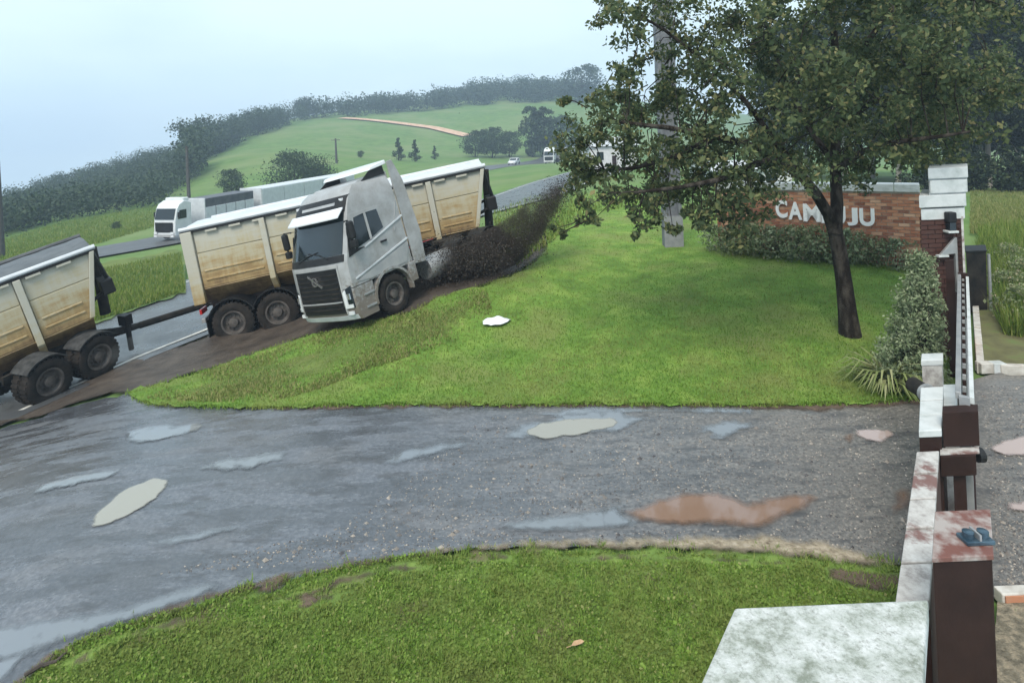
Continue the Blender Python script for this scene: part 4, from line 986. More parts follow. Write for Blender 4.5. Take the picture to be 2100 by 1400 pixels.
# small kit by the stub: pipe end and white block
pe = thing('drain_pipe_end', 'dark round pipe end sticking out beside the wall stub', 'pipe', at_depth(1890, 797, 7.5))
MB().lathe([(0, .0), (0, .09), (.28, .09), (.28, .07), (.02, .06)], 'y', 18, (-.02, -.15, 0)).build('pipe', M['chassis'], pe, True); MB().lathe([(0, .085), (0, .11), (.05, .11), (.05, .085)], 'y', 18, (-.02, -.16, 0)).build('collar', M['steel_grey'], pe, True)
wb = thing('white_block', 'small pale block standing behind the wall stub', 'block', (0, 0, 0))
q = footprint(1892, 1934, 785, 0, 7.75, .2); block('block', q, -.1, 1.33, M['coping'], wb, .01); block('lid', q, 1.33, 1.4, M['white_cap'], wb, .008, .012)

# white kerb round the planting beyond the gate
M['kerb'] = mat('white painted kerb', (.55, .53, .49), (.36, .33, .29), 6, .7, .1)
kb = thing('garden_kerb', 'white painted kerb around the weedy bank inside the gate', 'kerb')
k0 = gp(2003, 760); k1 = gp(1992, 600); k2 = gp(2330, 768)
def kerb_run(a, b, n, w=.11, h=.13):
    a, b = Vector((a.x, a.y, 0)), Vector((b.x, b.y, 0)); t_ = (b - a).normalized(); s_ = Vector((t_.y, -t_.x, 0))
    for k in range(n):
        p, q_ = a.lerp(b, k / n), a.lerp(b, (k + 1) / n) - t_ * .01; z_ = float(ground_z(p.x, p.y))
        MB().prism([(c_.x, c_.y, z_ - .05) for c_ in (p, q_, q_ + s_ * w, p + s_ * w)], (0, 0, .05 + h)).build('kerb_stone', M['kerb'], kb, bevel=.012)
kerb_run(k0, k1, 5); kerb_run(k0 + Vector((.34, -.02, 0)), k2, 5)
for k, du in enumerate((0, 26)):
    p = gp(2016 + du, 760); MB().span((p.x - .08, p.y - .08, -.02), (p.x + .13, p.y + .08, .15)).build('corner_stone', M['white_cap'] if k else M['kerb'], kb, bevel=.01)
ok = thing('low_kerb', 'low kerb with rusty red face at the lower right edge', 'kerb')
a, b = gp(2046, 1228), gp(2330, 1228)
for k in range(4):
    p, q_ = a.lerp(b, k / 4), a.lerp(b, (k + 1) / 4); MB().span((p.x, p.y - .06, -.03), (q_.x - .01, p.y + .05, .09)).build('kerb_stone', M['kerb'] if k == 0 else M['brick'], ok, bevel=.012)
    MB().span((p.x + .02, p.y - .075, -.03), (q_.x - .01, p.y - .062, .075)).build('rusty_face', M['brick'], ok)
# dark bin behind the gate
bn = thing('dark_bin', 'dark upright bin with pale edge post behind the sliding gate', 'bin')
p = gp(2004, 640); q = footprint(1984, 2026, 600, 0, p.y, .5)
MB().loft([[(c_.x, c_.y, p.z - .02) for c_ in [v_ + (sum(q, Vector()) / 4 - v_) * .12 for v_ in q]], [(c_.x, c_.y, p.z + 1.28) for c_ in q]], (True, False)).build('bin_body', M['chassis'], bn, bevel=.01)
block('rim', q, p.z + 1.27, p.z + 1.31, M['black_plastic'], bn, .01, .02)
MB().tube([(q[1].x + .05, q[1].y, p.z), (q[1].x + .05, q[1].y, p.z + 1.22)], .03, 8).build('edge_post', M['steel_grey'], bn)

# ------------------------------------------------------------------ brick sign wall with raised letters
sw = thing('sign_wall', 'low red brick entrance wall with raised white lettering and pale coping', 'sign wall')
wl0 = gp(1482, 514); DL = wl0.y + .35
wr0 = at_depth(1892, 500, 15.9)
a0 = Vector((wl0.x, DL, 0)); a1 = Vector((wr0.x, 15.9, 0)); wd = (a1 - a0).normalized(); wn_ = Vector((wd.y, -wd.x, 0)); wlen = (a1 - a0).length
ztop = lambda t_: at_depth(1500 + t_ * 0, 0, 1).z * 0 + (at_depth(1482, 380, DL).z * (1 - t_) + at_depth(1885, 402, 15.9).z * t_)
zlo = min(float(ground_z(a0.x, a0.y)), float(ground_z(a1.x, a1.y))) - .25
zt_ = (ztop(0) + ztop(1)) / 2
print('sign wall', wlen, ztop(0), ztop(1), zlo)
MB().prism([(p.x, p.y, zlo) for p in (a0 - wn_ * .02, a1 - wn_ * .02, a1 - wn_ * .3, a0 - wn_ * .3)], (0, 0, zt_ - zlo)).build('mortar_core', M['mortar'], sw)
mbk = MB(); bl, bh, jt = .23, .07, .014; ang = Matrix.Rotation(math.atan2(wd.y, wd.x), 3, 'Z')
for r_ in range(int((zt_ - zlo) / (bh + jt))):
    x = -.12 if r_ % 2 else 0
    while x < wlen:
        a, b = max(x, 0), min(x + bl, wlen)
        if b - a > .04:
            p = a0 + wd * (a + b) / 2 - wn_ * random.uniform(.02, .034); mbk.box((p.x, p.y, zlo + r_ * (bh + jt) + bh / 2), (b - a, .05, bh), ang)
        x += bl + jt
tag(mbk.build('brickwork', M['brick'], sw), kind='stuff')
for k in range(9):
    p, q_ = a0 + wd * wlen * k / 9, a0 + wd * (wlen * (k + 1) / 9 - .012); MB().prism([(c_.x, c_.y, zt_) for c_ in (p + wn_ * .06, q_ + wn_ * .06, q_ - wn_ * .36, p - wn_ * .36)], (0, 0, .2)).build('coping_stone', M['white_cap'], sw, bevel=.015)
def letter(ch, u, v, hpx, wpx):
    cu = bpy.data.curves.new('letter', 'FONT'); cu.body = ch; cu.size = 1.0; cu.extrude = .035; cu.offset = .032; cu.align_x = 'CENTER'
    tmp = bpy.data.objects.new('letter', cu); COL.objects.link(tmp); dg = bpy.context.evaluated_depsgraph_get(); me = bpy.data.meshes.new_from_object(tmp.evaluated_get(dg)); bpy.data.objects.remove(tmp)
    vs_ = np.array([v_.co for v_ in me.vertices]); cap = vs_[:, 1].max() - vs_[:, 1].min(); cx = (vs_[:, 0].max() + vs_[:, 0].min()) / 2
    # where this column of the picture meets the wall face
    lo, hi = 0.0, 1.0
    f_ = lambda t_: (lambda p: (p.x / p.y))(a0.lerp(a1, t_))
    tgt = level(u, v)[0] / F
    for _ in range(40):
        m_ = (lo + hi) / 2
        if f_(m_) < tgt: lo = m_
        else: hi = m_
    p = a0.lerp(a1, lo); zc = at_depth(u, v, p.y).z; sc_ = hpx * p.y / F / cap
    o = bpy.data.objects.new('letter', me); COL.objects.link(o); me.materials.clear(); me.materials.append(M['letter_white'])
    rot = Matrix((wd, Vector((0, 0, 1)), wn_)).transposed().to_4x4()
    o.matrix_world = Matrix.Translation(p + Vector((0, 0, zc)) + wn_ * .03) @ rot @ Matrix.Diagonal((wpx * p.y / F / (vs_[:, 0].max() - vs_[:, 0].min()), sc_, 1.0, 1)) @ Matrix.Translation((-cx, -(vs_[:, 1].min()), 0))
    o.parent = sw; return o
for ch, u, v, w_ in (('C', 1604, 446, 22), ('A', 1632, 450, 26), ('M', 1666, 454, 32), ('B', 1697, 457, 21), ('U', 1722, 459, 23), ('J', 1749, 462, 19), ('U', 1779, 463, 27)): letter(ch, u, v, 36, w_)

# ------------------------------------------------------------------ poles
def pole(name, label, u, v, top_v, wpx, m, D=None, lean=0.0, cross=0, parts=None):
    b = gp(u, v) if D is None else Vector((at_depth(u, v, D).x, D, float(ground_z(at_depth(u, v, D).x, D))))
    top = at_depth(u, top_v, b.y).z; r = wpx / 2 * b.y / F; h_ = top - b.z
    t = thing(name, label, 'pole', (b.x, b.y, b.z - .1)); t.rotation_euler = (0, lean, 0)
    MB().tube([(0, 0, 0), (0, 0, h_ * .5), (0, 0, h_ + .1)], [r, r * .85, r * .65], 10).build('shaft', m, t, True)
    for k in range(cross):
        z = h_ - .3 - .7 * k; MB().span((-.9, -.06, z), (.9, .06, z + .12)).build('crossarm', m, t)
        for x in (-.8, 0, .8): MB().lathe([(0, .0), (0, .05), (.12, .06), (.16, .02), (.16, 0)], 'z', 8, (x, 0, z + .12)).build('insulator', M['coping'], t)
    return t
# the big concrete pole behind the crown
b = gp(1380, 506); s_ = F / b.y; r = 15 / s_; ht = at_depth(1365, -260, b.y).z - b.z
t = thing('utility_pole', 'thick grey concrete utility pole standing on the lawn behind the tree', 'pole', (b.x, b.y, b.z - .05))
for x in (-1, 1): MB().prism([(x * r - .05, -r * .8, 0), (x * r + .05, -r * .8, 0), (x * r + .05, r * .8, 0), (x * r - .05, r * .8, 0)], (0, 0, ht)).build('flange', M['concrete_pole'], t)
MB().span((-r + .05, -r * .35, 0), (r - .05, r * .35, ht)).build('web', M['concrete_pole'], t)
MB().span((-r - .06, -r * .86, 0), (r + .06, -r * .81, .62)).build('base_plate', M['concrete_pole_light'], t); MB().span((-r - .07, -r * .92, .62), (r + .07, r * .85, .67)).build('steel_band', M['black_plastic'], t); MB().span((-r - .06, -r * .86, .67), (r + .06, -r * .81, 1.0)).build('upper_plate', M['concrete_pole_light'], t)
pole('field_pole', 'dark slim pole rising behind the oncoming white truck', 388, 420, 300, 8, M['pole_wood'], 70)
pole('edge_pole', 'dark timber pole at the left picture edge beside the far carriageway', 2, 528, 330, 16, M['pole_wood'])
pole('distant_pole', 'thin distant pole with crossarm on the green hillside', 690, 330, 284, 5, M['pole_wood'], 130, 0, 1)

# ------------------------------------------------------------------ odds and ends
b = gp(1017, 664)
bag = thing('plastic_sheet', 'crumpled white plastic sheet lying on the lawn', 'plastic sheet', (b.x, b.y, b.z + .035), R(24))
n = 15; vv, ff = [], []
for i in range(n):
    for j in range(n):
        x, y = i / (n - 1) * 2 - 1, j / (n - 1) * 2 - 1; rr = (1 - .3 * (min(abs(x), abs(y)) ** 2)) * (1 - .07 * math.sin(5 * math.atan2(y, x)))
        vv.append((x * .3 * rr, y * .24 * rr, .09 * math.exp(-2 * (x * x + y * y)) + .03 * math.sin(6 * x + 2 * y) * math.cos(5 * y) + .02))
ff = [(i * n + j, (i + 1) * n + j, (i + 1) * n + j + 1, i * n + j + 1) for i in range(n - 1) for j in range(n - 1)]
M['plastic'] = mat('white plastic film', (.75, .77, .8), rough=.3)
o = MB().add(vv, ff).build('sheet', M['plastic'], bag, 'all'); sm = o.modifiers.new('thick', 'SOLIDIFY'); sm.thickness = .008
b = gp(92, 1378); sk = thing('fallen_stick', 'short dark stick lying on the near grass at lower left', 'stick', (b.x, b.y, b.z + .05), R(35))
M['bark_dark'] = mat('dark wet bark', (.035, .027, .022), (.075, .06, .05), 9, .85, .6, stretch=(1, 1, .3))
MB().tube([(-.14, 0, 0), (-.03, .015, .015), (.08, -.01, .01), (.15, .02, .03)], [.018, .02, .016, .008], 7).build('stem', M['bark_dark'], sk, True); MB().tube([(.02, 0, .012), (.07, .06, .05)], [.01, .004], 6).build('side_twig', M['bark_dark'], sk, True)
b = gp(1185, 1338); lf = thing('dead_leaf', 'single pale brown fallen leaf on the near grass', 'leaf', (b.x, b.y, b.z + .07), R(20))
M['dead_leaf'] = mat('dry leaf', (.35, .22, .12), (.45, .3, .18), 20, .7)
MB().add([(-.06, 0, .01), (-.02, .028, .018), (.04, .02, .02), (.065, 0, .01), (.03, -.026, .02), (-.03, -.02, .016), (0, 0, .0)], [(0, 1, 6), (1, 2, 6), (2, 3, 6), (3, 4, 6), (4, 5, 6), (5, 0, 6)]).build('blade', M['dead_leaf'], lf, fix=False); MB().tube([(-.06, 0, .01), (-.1, .005, .004)], .003, 5).build('stalk', M['dead_leaf'], lf)
# white building and shed behind the sign wall
M['wall_white'] = mat('white rendered wall', (.6, .61, .62), (.5, .51, .52), 3, .8); M['roof_grey'] = mat('pale grey sheet roof', (.5, .52, .54), (.42, .44, .46), 3, .6)
def shed(name, label, u0, u1, vb, vt, D, depth=6):
    a, c = at_depth(u0, vb, D), at_depth(u1, vb, D); z0 = float(ground_z((a.x + c.x) / 2, D)) - .4; z1 = at_depth((u0 + u1) / 2, vt, D).z; w = c.x - a.x
    t = thing(name, label, 'building', ((a.x + c.x) / 2, D, z0)); h_ = z1 - z0
    MB().span((-w / 2, 0, 0), (w / 2, depth, h_ * .86)).build('wall', M['wall_white'], t)
    MB().prism([(-w / 2 - .3, -.3, h_ * .862), (-w / 2 - .3, depth / 2, h_ * 1.12), (-w / 2 - .3, depth + .3, h_ * .862)], (w + .6, 0, 0)).build('roof', M['roof_grey'], t)
    for k in (-.28, .22):
        f_ = MB().span((w * k - w * .07, -.03, h_ * .42), (w * k + w * .07, -.005, h_ * .68)).build('window', M['glass'], t); MB().span((w * k - w * .085, -.05, h_ * .39), (w * k + w * .085, -.035, h_ * .42)).build('sill', M['wall_white'], f_)
    MB().span((-w * .04, -.03, 0), (w * .05, -.005, h_ * .55)).build('door', M['brown_steel'], t)
    return t
shed('white_house', 'white house glimpsed above the brick sign wall behind the tree', 1470, 1625, 384, 340, 42)
shed('white_shed', 'white shed seen through the leaves left of the utility pole', 1210, 1310, 345, 290, 75, 8)
# ================================================================== VEGETATION
M['leaf_tree'] = leaf_mat('lawn tree leaves', [(0, (.045, .065, .035)), (.35, (.075, .105, .05)), (.65, (.105, .135, .06)), (.88, (.16, .175, .075)), (1, (.24, .21, .1))], .35)
M['leaf_forest'] = leaf_mat('forest leaves', [(0, (.012, .021, .011)), (.5, (.021, .034, .014)), (.85, (.036, .05, .02)), (1, (.075, .09, .035))], .15)
M['leaf_far'] = leaf_mat('distant leaves', [(0, (.04, .062, .042)), (.6, (.048, .074, .046)), (1, (.062, .09, .05))], .15)
M['leaf_silver'] = leaf_mat('silvery shrub leaves', [(0, (.1, .14, .07)), (.5, (.19, .24, .13)), (1, (.32, .36, .23))], .2)
M['leaf_olive'] = leaf_mat('olive shrub leaves', [(0, (.1, .14, .06)), (.5, (.19, .23, .11)), (.85, (.29, .31, .18)), (1, (.38, .3, .2))], .25)
M['leaf_strap'] = leaf_mat('strap leaves', [(0, (.14, .18, .06)), (.6, (.24, .28, .11)), (1, (.36, .36, .2))], .25)
M['grass_near'] = leaf_mat('near lawn blades', [(0, (.1, .17, .03)), (.45, (.17, .28, .045)), (.8, (.25, .37, .075)), (1, (.36, .35, .15))], .4, patch=(2.6, (.19, .24, .06)))
M['grass_lawn'] = leaf_mat('lawn blades', [(0, (.085, .16, .022)), (.5, (.135, .25, .035)), (.85, (.19, .31, .05)), (1, (.26, .3, .085))], .35, patch=(.7, (.2, .24, .06)))
M['grass_dry'] = leaf_mat('dry verge blades', [(0, (.12, .16, .04)), (.5, (.19, .22, .065)), (1, (.3, .27, .12))], .3)
M['grass_tall'] = leaf_mat('tall weeds', [(0, (.08, .14, .025)), (.5, (.14, .21, .04)), (.85, (.22, .26, .06)), (1, (.32, .3, .12))], .3)
M['bark'] = mat('tree bark', (.02, .016, .013), (.11, .095, .08), 6, .95, 1.0, spec=.1, lo=.45, hi=.75, stretch=(1, 1, .35), dist=.03)
M['bark_pale'] = mat('pale eucalyptus bark', (.2, .18, .16), (.32, .3, .27), 3, .8, .2, stretch=(1, 1, .25))

def bez(a, b, c, d_, n=8):
    return [a * (1 - t) ** 3 + b * 3 * t * (1 - t) ** 2 + c * 3 * t * t * (1 - t) + d_ * t ** 3 for t in [k / n for k in range(n + 1)]]

# ------------------------------------------------------------------ the tree on the lawn
rng = np.random.default_rng(11)
base = gp(1743, 689); TD = base.y
lt = thing('lawn_tree', 'broad dark leafed tree leaning over the lawn beside the brick sign', 'tree', (base.x, base.y, base.z))
loc = lambda u, v, dd=0.0: at_depth(u, v, TD + dd) - base
trunk = [loc(1745, 700), loc(1738, 640), loc(1731, 580), loc(1722, 520, .05), loc(1713, 475, .05)]
MB().tube(trunk + [loc(1700, 440, .05)], [.215, .17, .15, .14, .136, .12], 14).build('trunk', M['bark'], lt, True)
limbs = [
 [(1712, 480, 0), (1716, 420, .1), (1712, 330, .3), (1718, 220, .4), (1712, 90, .3), (1700, -60, .2), (1690, -200, 0)],
 [(1705, 450, 0), (1672, 395, -.2), (1630, 345, -.5), (1560, 305, -.9), (1470, 280, -1.2), (1370, 262, -1.4), (1260, 250, -1.3)],
 [(1645, 360, -.4), (1590, 290, -.2), (1530, 210, 0), (1450, 130, .2), (1360, 60, .3), (1290, 20, .3)],
 [(1714, 340, .3), (1650, 250, .9), (1600, 140, 1.4), (1560, 20, 1.6), (1520, -110, 1.6)],
 [(1716, 260, .4), (1790, 210, .6), (1880, 180, .9), (1980, 150, 1.0), (2050, 130, 1.0)],
 [(1714, 350, .2), (1770, 310, -.5), (1850, 290, -1.2), (1930, 280, -1.6), (1990, 270, -1.8)],
 [(1714, 180, .4), (1790, 70, -.2), (1870, -30, -.6), (1940, -120, -.9)],
 [(1600, 322, -.7), (1540, 340, -1.5), (1470, 370, -1.9), (1390, 385, -2.1), (1300, 395, -2.1)],
 [(1470, 280, -1.2), (1390, 320, -.8), (1300, 345, -.4), (1220, 350, -.2)],
]
limb_pts = []
for k, L in enumerate(limbs):
    P = [loc(*p) for p in L]; r0 = .12 if k == 0 else (.1 if k == 1 else .055)
    MB().tube(P, [r0 * (1 - .82 * i / (len(P) - 1)) + .012 for i in range(len(P))], 9).build('limb', M['bark'], lt, True)
    for i in range(len(P) - 1):
        for t in (0, .25, .5, .75): limb_pts.append(P[i].lerp(P[i + 1], t))
LP = np.array(limb_pts)
CROWN = [(1232,40),(1300,-10),(1350,-80),(1500,-230),(1800,-290),(2000,-200),(2080,30),(2060,180),(1990,290),(1900,330),(1800,350),(1735,372),(1650,352),(1570,385),(1520,430),(1440,420),(1380,402),(1290,412),(1215,385),(1172,330),(1155,250),(1205,185),(1262,135),(1330,120),(1330,80)]
cl = []
while len(cl) < 310:
    u, v = rng.uniform(1150, 2085), rng.uniform(-300, 440)
    if not inside(CROWN, np.array([u]), np.array([v]))[0]: continue
    if 1470 < u < 1560 and 195 < v < 250: continue
    if any((u - a) ** 2 + (v - b) ** 2 < 21 ** 2 for a, b, *_ in cl): continue
    e = max(.15, 1 - ((u - 1620) / 520) ** 2 - ((v - 100) / 480) ** 2)
    cl.append((u, v, rng.uniform(-2.6, 2.6) * math.sqrt(e), rng.uniform(30, 54) * (.75 if u < 1400 else 1)))
cl += [(u, v, dd, r) for u, v, dd, r in ((1160,205,-.5,16),(1225,30,0,28),(1265,18,.2,34),(1200,425,-1.8,22),(1216,452,-1.8,14),(1300,448,-1.9,22),(1340,440,-1.8,26),(1305,482,-1.9,9),(1440,455,-1.9,24),(1510,455,-1.6,26),(1500,500,-1.7,16),(1545,440,-1.5,22),(1155,478,-1.6,8),(1135,470,-1.6,6),(1190,350,-.5,34),(1380,470,-1.9,13),(1420,440,-1.8,20),(1470,430,-1.8,26),(1180,390,-.8,24),(1250,405,-1.4,28))]
allL, twigs = [], MB()
for u, v, dd, r in cl:
    c = np.array(loc(u, v, dd)); rm = r * TD / F; n = int(70 + 3.2 * r)
    # three little sprays per clump so the outline stays loose
    sub = [c + rng.normal(size=3) * rm * .5 for _ in range(4)]
    for s_ in sub:
        q = ball(n // 3, rng, .6) * np.array([1, 1, .7]) * rm * .75 + s_; allL.append(q)
    j = np.argmin(((LP - c) ** 2).sum(1)); a = Vector(LP[j]); b = Vector(c); m_ = (a + b) / 2 + Vector((0, 0, .12))
    if (b - a).length > 1.3: a = b + (a - b).normalized() * .5; m_ = (a + b) / 2
    twigs.tube([a, m_ + Vector((rng.normal() * .08, rng.normal() * .08, rng.normal() * .05)), b], [.014, .01, .004], 5, False)
    for s_ in sub: twigs.tube([b, Vector(s_)], [.01, .004], 4, False)
twigs.build('twig', M['bark'], lt)
quads_mesh('crown', leaves(np.concatenate(allL), .088, .55, rng, .5), M['leaf_tree'], lt)
print('lawn tree leaves', sum(map(len, allL)))

# ------------------------------------------------------------------ generic trees
def tree_kind(seed, h, w, n, ls, trunk_r, m_leaf, m_bark, crown0=.35, shape='round', clumps=26, limbs_n=7, lean=.02):
    """returns (trunk mesh, crown mesh) at unit place"""
    rng = np.random.default_rng(seed); mb = MB(); top = Vector((rng.normal() * lean * h, rng.normal() * lean * h, h * .93))
    path = bez(Vector((0, 0, -.3)), Vector((rng.normal() * .02 * h, 0, h * .3)), Vector((top.x, top.y, h * .6)), top, 8)
    mb.tube(path, [trunk_r * (1 - .9 * k / 8) for k in range(9)], 8); cs = []
    for k in range(clumps):
        t = crown0 + (1 - crown0) * (k + .5) / clumps; z = h * t
        if shape == 'round': rad = w / 2 * math.sqrt(max(.08, 1 - ((t - (crown0 + 1) / 2) / ((1 - crown0) / 2 * 1.05)) ** 2))
        elif shape == 'column': rad = w / 2 * (.55 + .45 * math.sin(math.pi * min(1, (t - crown0) / (1 - crown0) * 1.1)))
        elif shape == 'umbrella': rad = w / 2 * (.35 + .65 * ((t - crown0) / (1 - crown0)))
        else: rad = w / 2 * (1.05 - (t - crown0) / (1 - crown0))
        q = rng.uniform(0, 2 * math.pi); rr = rad * rng.uniform(.35, 1.0); p = path[min(8, int(t * 8))]
        c = Vector((p.x + rr * math.cos(q), p.y + rr * math.sin(q), z)); cs.append((c, max(.12, rad) * rng.uniform(.35, .6)))
        if k % max(1, clumps // limbs_n) == 0 or k < 3:
            s_ = path[max(1, min(7, int((t - .12) * 8)))]; mb.tube([s_, s_.lerp(c, .6) + Vector((0, 0, -.03 * h)), c], [trunk_r * .35, trunk_r * .22, trunk_r * .06], 5, False)
    per = n // len(cs); pts = []
    for c, r in cs: pts.append(ball(per, rng, .5) * np.array([1, 1, .72]) * r * 1.15 + np.array(c))
    to = mb.build('trunk', m_bark, None, True); co = quads_mesh('crown', leaves(np.concatenate(pts), ls, .6, rng, .2), m_leaf)
    r = (to.data, co.data); bpy.data.objects.remove(to); bpy.data.objects.remove(co); return r
def plant_tree(name, label, meshes, p, rot=0.0, sc=(1, 1, 1), group=None, cat='tree', crown='crown'):
    t = thing(name, label, cat, p, rot, group); t.scale = sc
    for nm, me in zip(('trunk', crown), meshes):
        o = bpy.data.objects.new(nm, me); COL.objects.link(o); o.parent = t
    return t
def ground_at(u, D, v=400):
    p = at_depth(u, v, D); return Vector((p.x, D, float(ground_z(p.x, D))))

# tall wood behind the sign and the gate
EU = [tree_kind(21 + k, 17, 6.8, 12000, .3, .22, M['leaf_forest'], M['bark_pale'], .16 + .05 * k, 'column', 46, 12, .015) for k in range(3)]
rng = np.random.default_rng(5)
spots = [(1600, 66), (1660, 58), (1735, 52), (1790, 60), (1842, 49), (1905, 54), (1955, 47), (1985, 56), (2030, 48), (2075, 52), (2120, 46), (2180, 50), (2250, 48), (2330, 52), (1880, 66), (2005, 66), (2095, 64), (1690, 72)]
for k, (u, D) in enumerate(spots):
    lab = 'tall pale trunked tree in the dark wood behind the brick gate pillar' if u > 1830 else 'tall tree in the dark wood behind the brick sign wall'
    plant_tree('tall_tree', lab, EU[k % 3], ground_at(u, D), rng.uniform(0, 6), (rng.uniform(.85, 1.1), rng.uniform(.85, 1.1), rng.uniform(.82, 1.08)), 'tall wood behind the gate' if u > 1830 else 'tall wood behind the sign')
# undergrowth along the foot of the wood
SHR = [tree_kind(41 + k, 1.0, 1.25, 900, .09, .03, M['leaf_forest'], M['bark'], .1, 'round', 16, 5) for k in range(2)]
for k in range(16):
    u = 1900 + 28 * k + rng.uniform(-8, 8); D = 44 + rng.uniform(-1, 1.5); s_ = rng.uniform(1.6, 3.0)
    plant_tree('bush', 'dark bush in the undergrowth along the foot of the tall wood', SHR[k % 2], ground_at(u, D), rng.uniform(0, 6), (s_ * 1.2, s_, s_), 'undergrowth of the tall wood', 'bush', 'foliage')

# single trees and bushes out in the fields
FT = {'round': tree_kind(51, 1, 1.1, 4200, .05, .03, M['leaf_far'], M['bark'], .18, 'round', 30), 'dome': tree_kind(52, 1, 2.1, 7000, .055, .04, M['leaf_far'], M['bark'], .05, 'round', 40), 'cone': tree_kind(53, 1, .62, 1600, .06, .025, M['leaf_far'], M['bark'], .08, 'cone', 30), 'column': tree_kind(54, 1, .6, 2000, .055, .025, M['leaf_far'], M['bark'], .06, 'column', 30), 'umbrella': tree_kind(55, 1, 1.0, 1500, .05, .03, M['leaf_far'], M['bark'], .62, 'umbrella', 24)}
for u, vt, vb, D, kd, lab in (
 (604, 318, 378, 95, 'dome', 'wide rounded green bush above the crashed trailer'), (476, 350, 392, 92, 'round', 'low dark bushy tree above the oncoming truck trailer'), (655, 345, 372, 95, 'dome', 'smaller grey green bush right of the wide rounded one'),
 (818, 284, 335, 150, 'cone', 'dark conical tree left of a pair behind the cab roof'), (852, 288, 335, 150, 'cone', 'dark conical tree right of a pair behind the cab roof'), (740, 310, 340, 150, 'round', 'small lone tree between the thin pole and the conical pair'), (690, 322, 340, 140, 'round', 'tiny bush at the foot of the thin distant pole'),
 (892, 300, 332, 165, 'cone', 'small conical tree just left of the dark field copse'), (975, 270, 325, 180, 'round', 'dark tree at the left end of the field copse'), (1010, 264, 325, 180, 'round', 'tallest dark tree in the middle of the field copse'), (1045, 272, 325, 185, 'round', 'dark tree at the right end of the field copse'),
 (1092, 220, 310, 190, 'column', 'tall narrow tree left of two beside the lawn tree crown'), (1118, 222, 312, 190, 'column', 'tall narrow tree right of two beside the lawn tree crown'), (1160, 240, 318, 195, 'round', 'broad dark tree at the left edge of the lawn tree crown'),
 (1195, 137, 215, 335, 'round', 'dark round tree on the skyline beside the lawn tree crown'), (943, 242, 256, 300, 'round', 'tiny lone tree in the upper green field'),
 (392, 246, 330, 158, 'umbrella', 'flat topped umbrella tree on the skyline left of the hilltop wood'), (617, 203, 250, 305, 'umbrella', 'tall thin tree standing above the hilltop skyline'),
 (238, 455, 468, 60, 'round', 'dark little bush beside the far carriageway')):
    p = ground_at(u, D, vb); h_ = max(.5, at_depth(u, vt, D).z - p.z); plant_tree('field_tree' if h_ > 2.5 else 'field_bush', lab, FT[kd], p, rng.uniform(0, 6), (h_, h_, h_), None, 'tree' if h_ > 2.5 else 'bush')

# woods that read as one mass
def woodland(name, poly, n, h_, per, ls, label, seed, spread=2.6):
    rng = np.random.default_rng(seed); W, U, V = scatter(poly, n, rng); pts = []
    for p in W:
        hh = h_ * rng.uniform(.7, 1.15); k = ball(per, rng, .45); k = k * np.array([spread, spread, hh * .5]) * rng.uniform(.8, 1.2) + p + np.array([0, 0, hh * .5]); pts.append(k)
    o = quads_mesh(name, leaves(np.concatenate(pts), ls, .7, rng, 0), M['leaf_far']); tag(o, label, 'wood', None, 'stuff'); return o
woodland('woodland', [(-160,515),(0,490),(119,456),(327,421),(372,386),(400,345),(385,312),(268,338),(137,374),(0,418),(-160,468)], 640, 4.6, 190, .36, 'dark wooded slope on the left above the green field', 61)
woodland('woodland', [(375,383),(430,325),(515,283),(631,247),(660,240),(560,250),(470,276),(400,322)], 190, 9.0, 240, .55, 'dark hilltop wood along the skyline behind the trucks', 62, 3.2)
woodland('woodland', [(610,246),(714,242),(860,230),(1000,216),(1190,207),(1300,205),(1300,190),(1100,186),(1024,184),(930,202),(820,220),(620,238)], 320, 10.0, 160, .9, 'hazy far wood along the top of the hill field', 63, 4.5)

# ------------------------------------------------------------------ planting by the wall and the pillar
ORD = ['first', 'second', 'third', 'fourth', 'fifth', 'sixth', 'seventh', 'eighth', 'ninth', 'tenth', 'eleventh']
SB = [tree_kind(71 + k, 1, 1.5, 1500, .085, .02, M['leaf_olive'] if k else M['leaf_silver'], M['bark'], .02, 'round', 26, 8) for k in range(3)]
for k in range(11):
    t_ = k / 10; u = 1478 + 400 * t_; v = 517 + 34 * t_ + rng.uniform(-3, 5); p = gp(u, v); s_ = rng.uniform(.72, .95)
    plant_tree('shrub', ORD[k] + ' low olive green shrub from the left end of the brick sign wall', SB[k % 3], p, rng.uniform(0, 6), (s_, s_, s_), 'shrubs along the sign wall', 'shrub', 'foliage')
# tall silvery shrub against the pillar
p = gp(1856, 782); sb = thing('silver_shrub', 'tall silvery green shrub leaning against the brick gate pillar', 'shrub', p)
pts = []; stems = MB(); rr = np.random.default_rng(81)
for k in range(190):
    t_ = rr.random() ** 1.15; u = 1862 + 30 * t_ + rr.uniform(-1, 1) * (60 * (1 - t_) ** .8 + 12); v = 775 - 255 * t_ + rr.uniform(-10, 10)
    c = at_depth(u, v, p.y + rr.uniform(-.55, .35) * (1 - t_) ) - p; pts.append(ball(95, rr, .6) * .17 + np.array(c))
    if k % 3 == 0: stems.tube([Vector((rr.normal() * .06, rr.normal() * .06, -.05)), Vector(c) * .5 + Vector((0, 0, .1)), Vector(c)], [.016, .01, .004], 5, False)
stems.build('stem', M['bark'], sb); quads_mesh('foliage', leaves(np.concatenate(pts), .055, .4, rr, 0), M['leaf_silver'], sb)
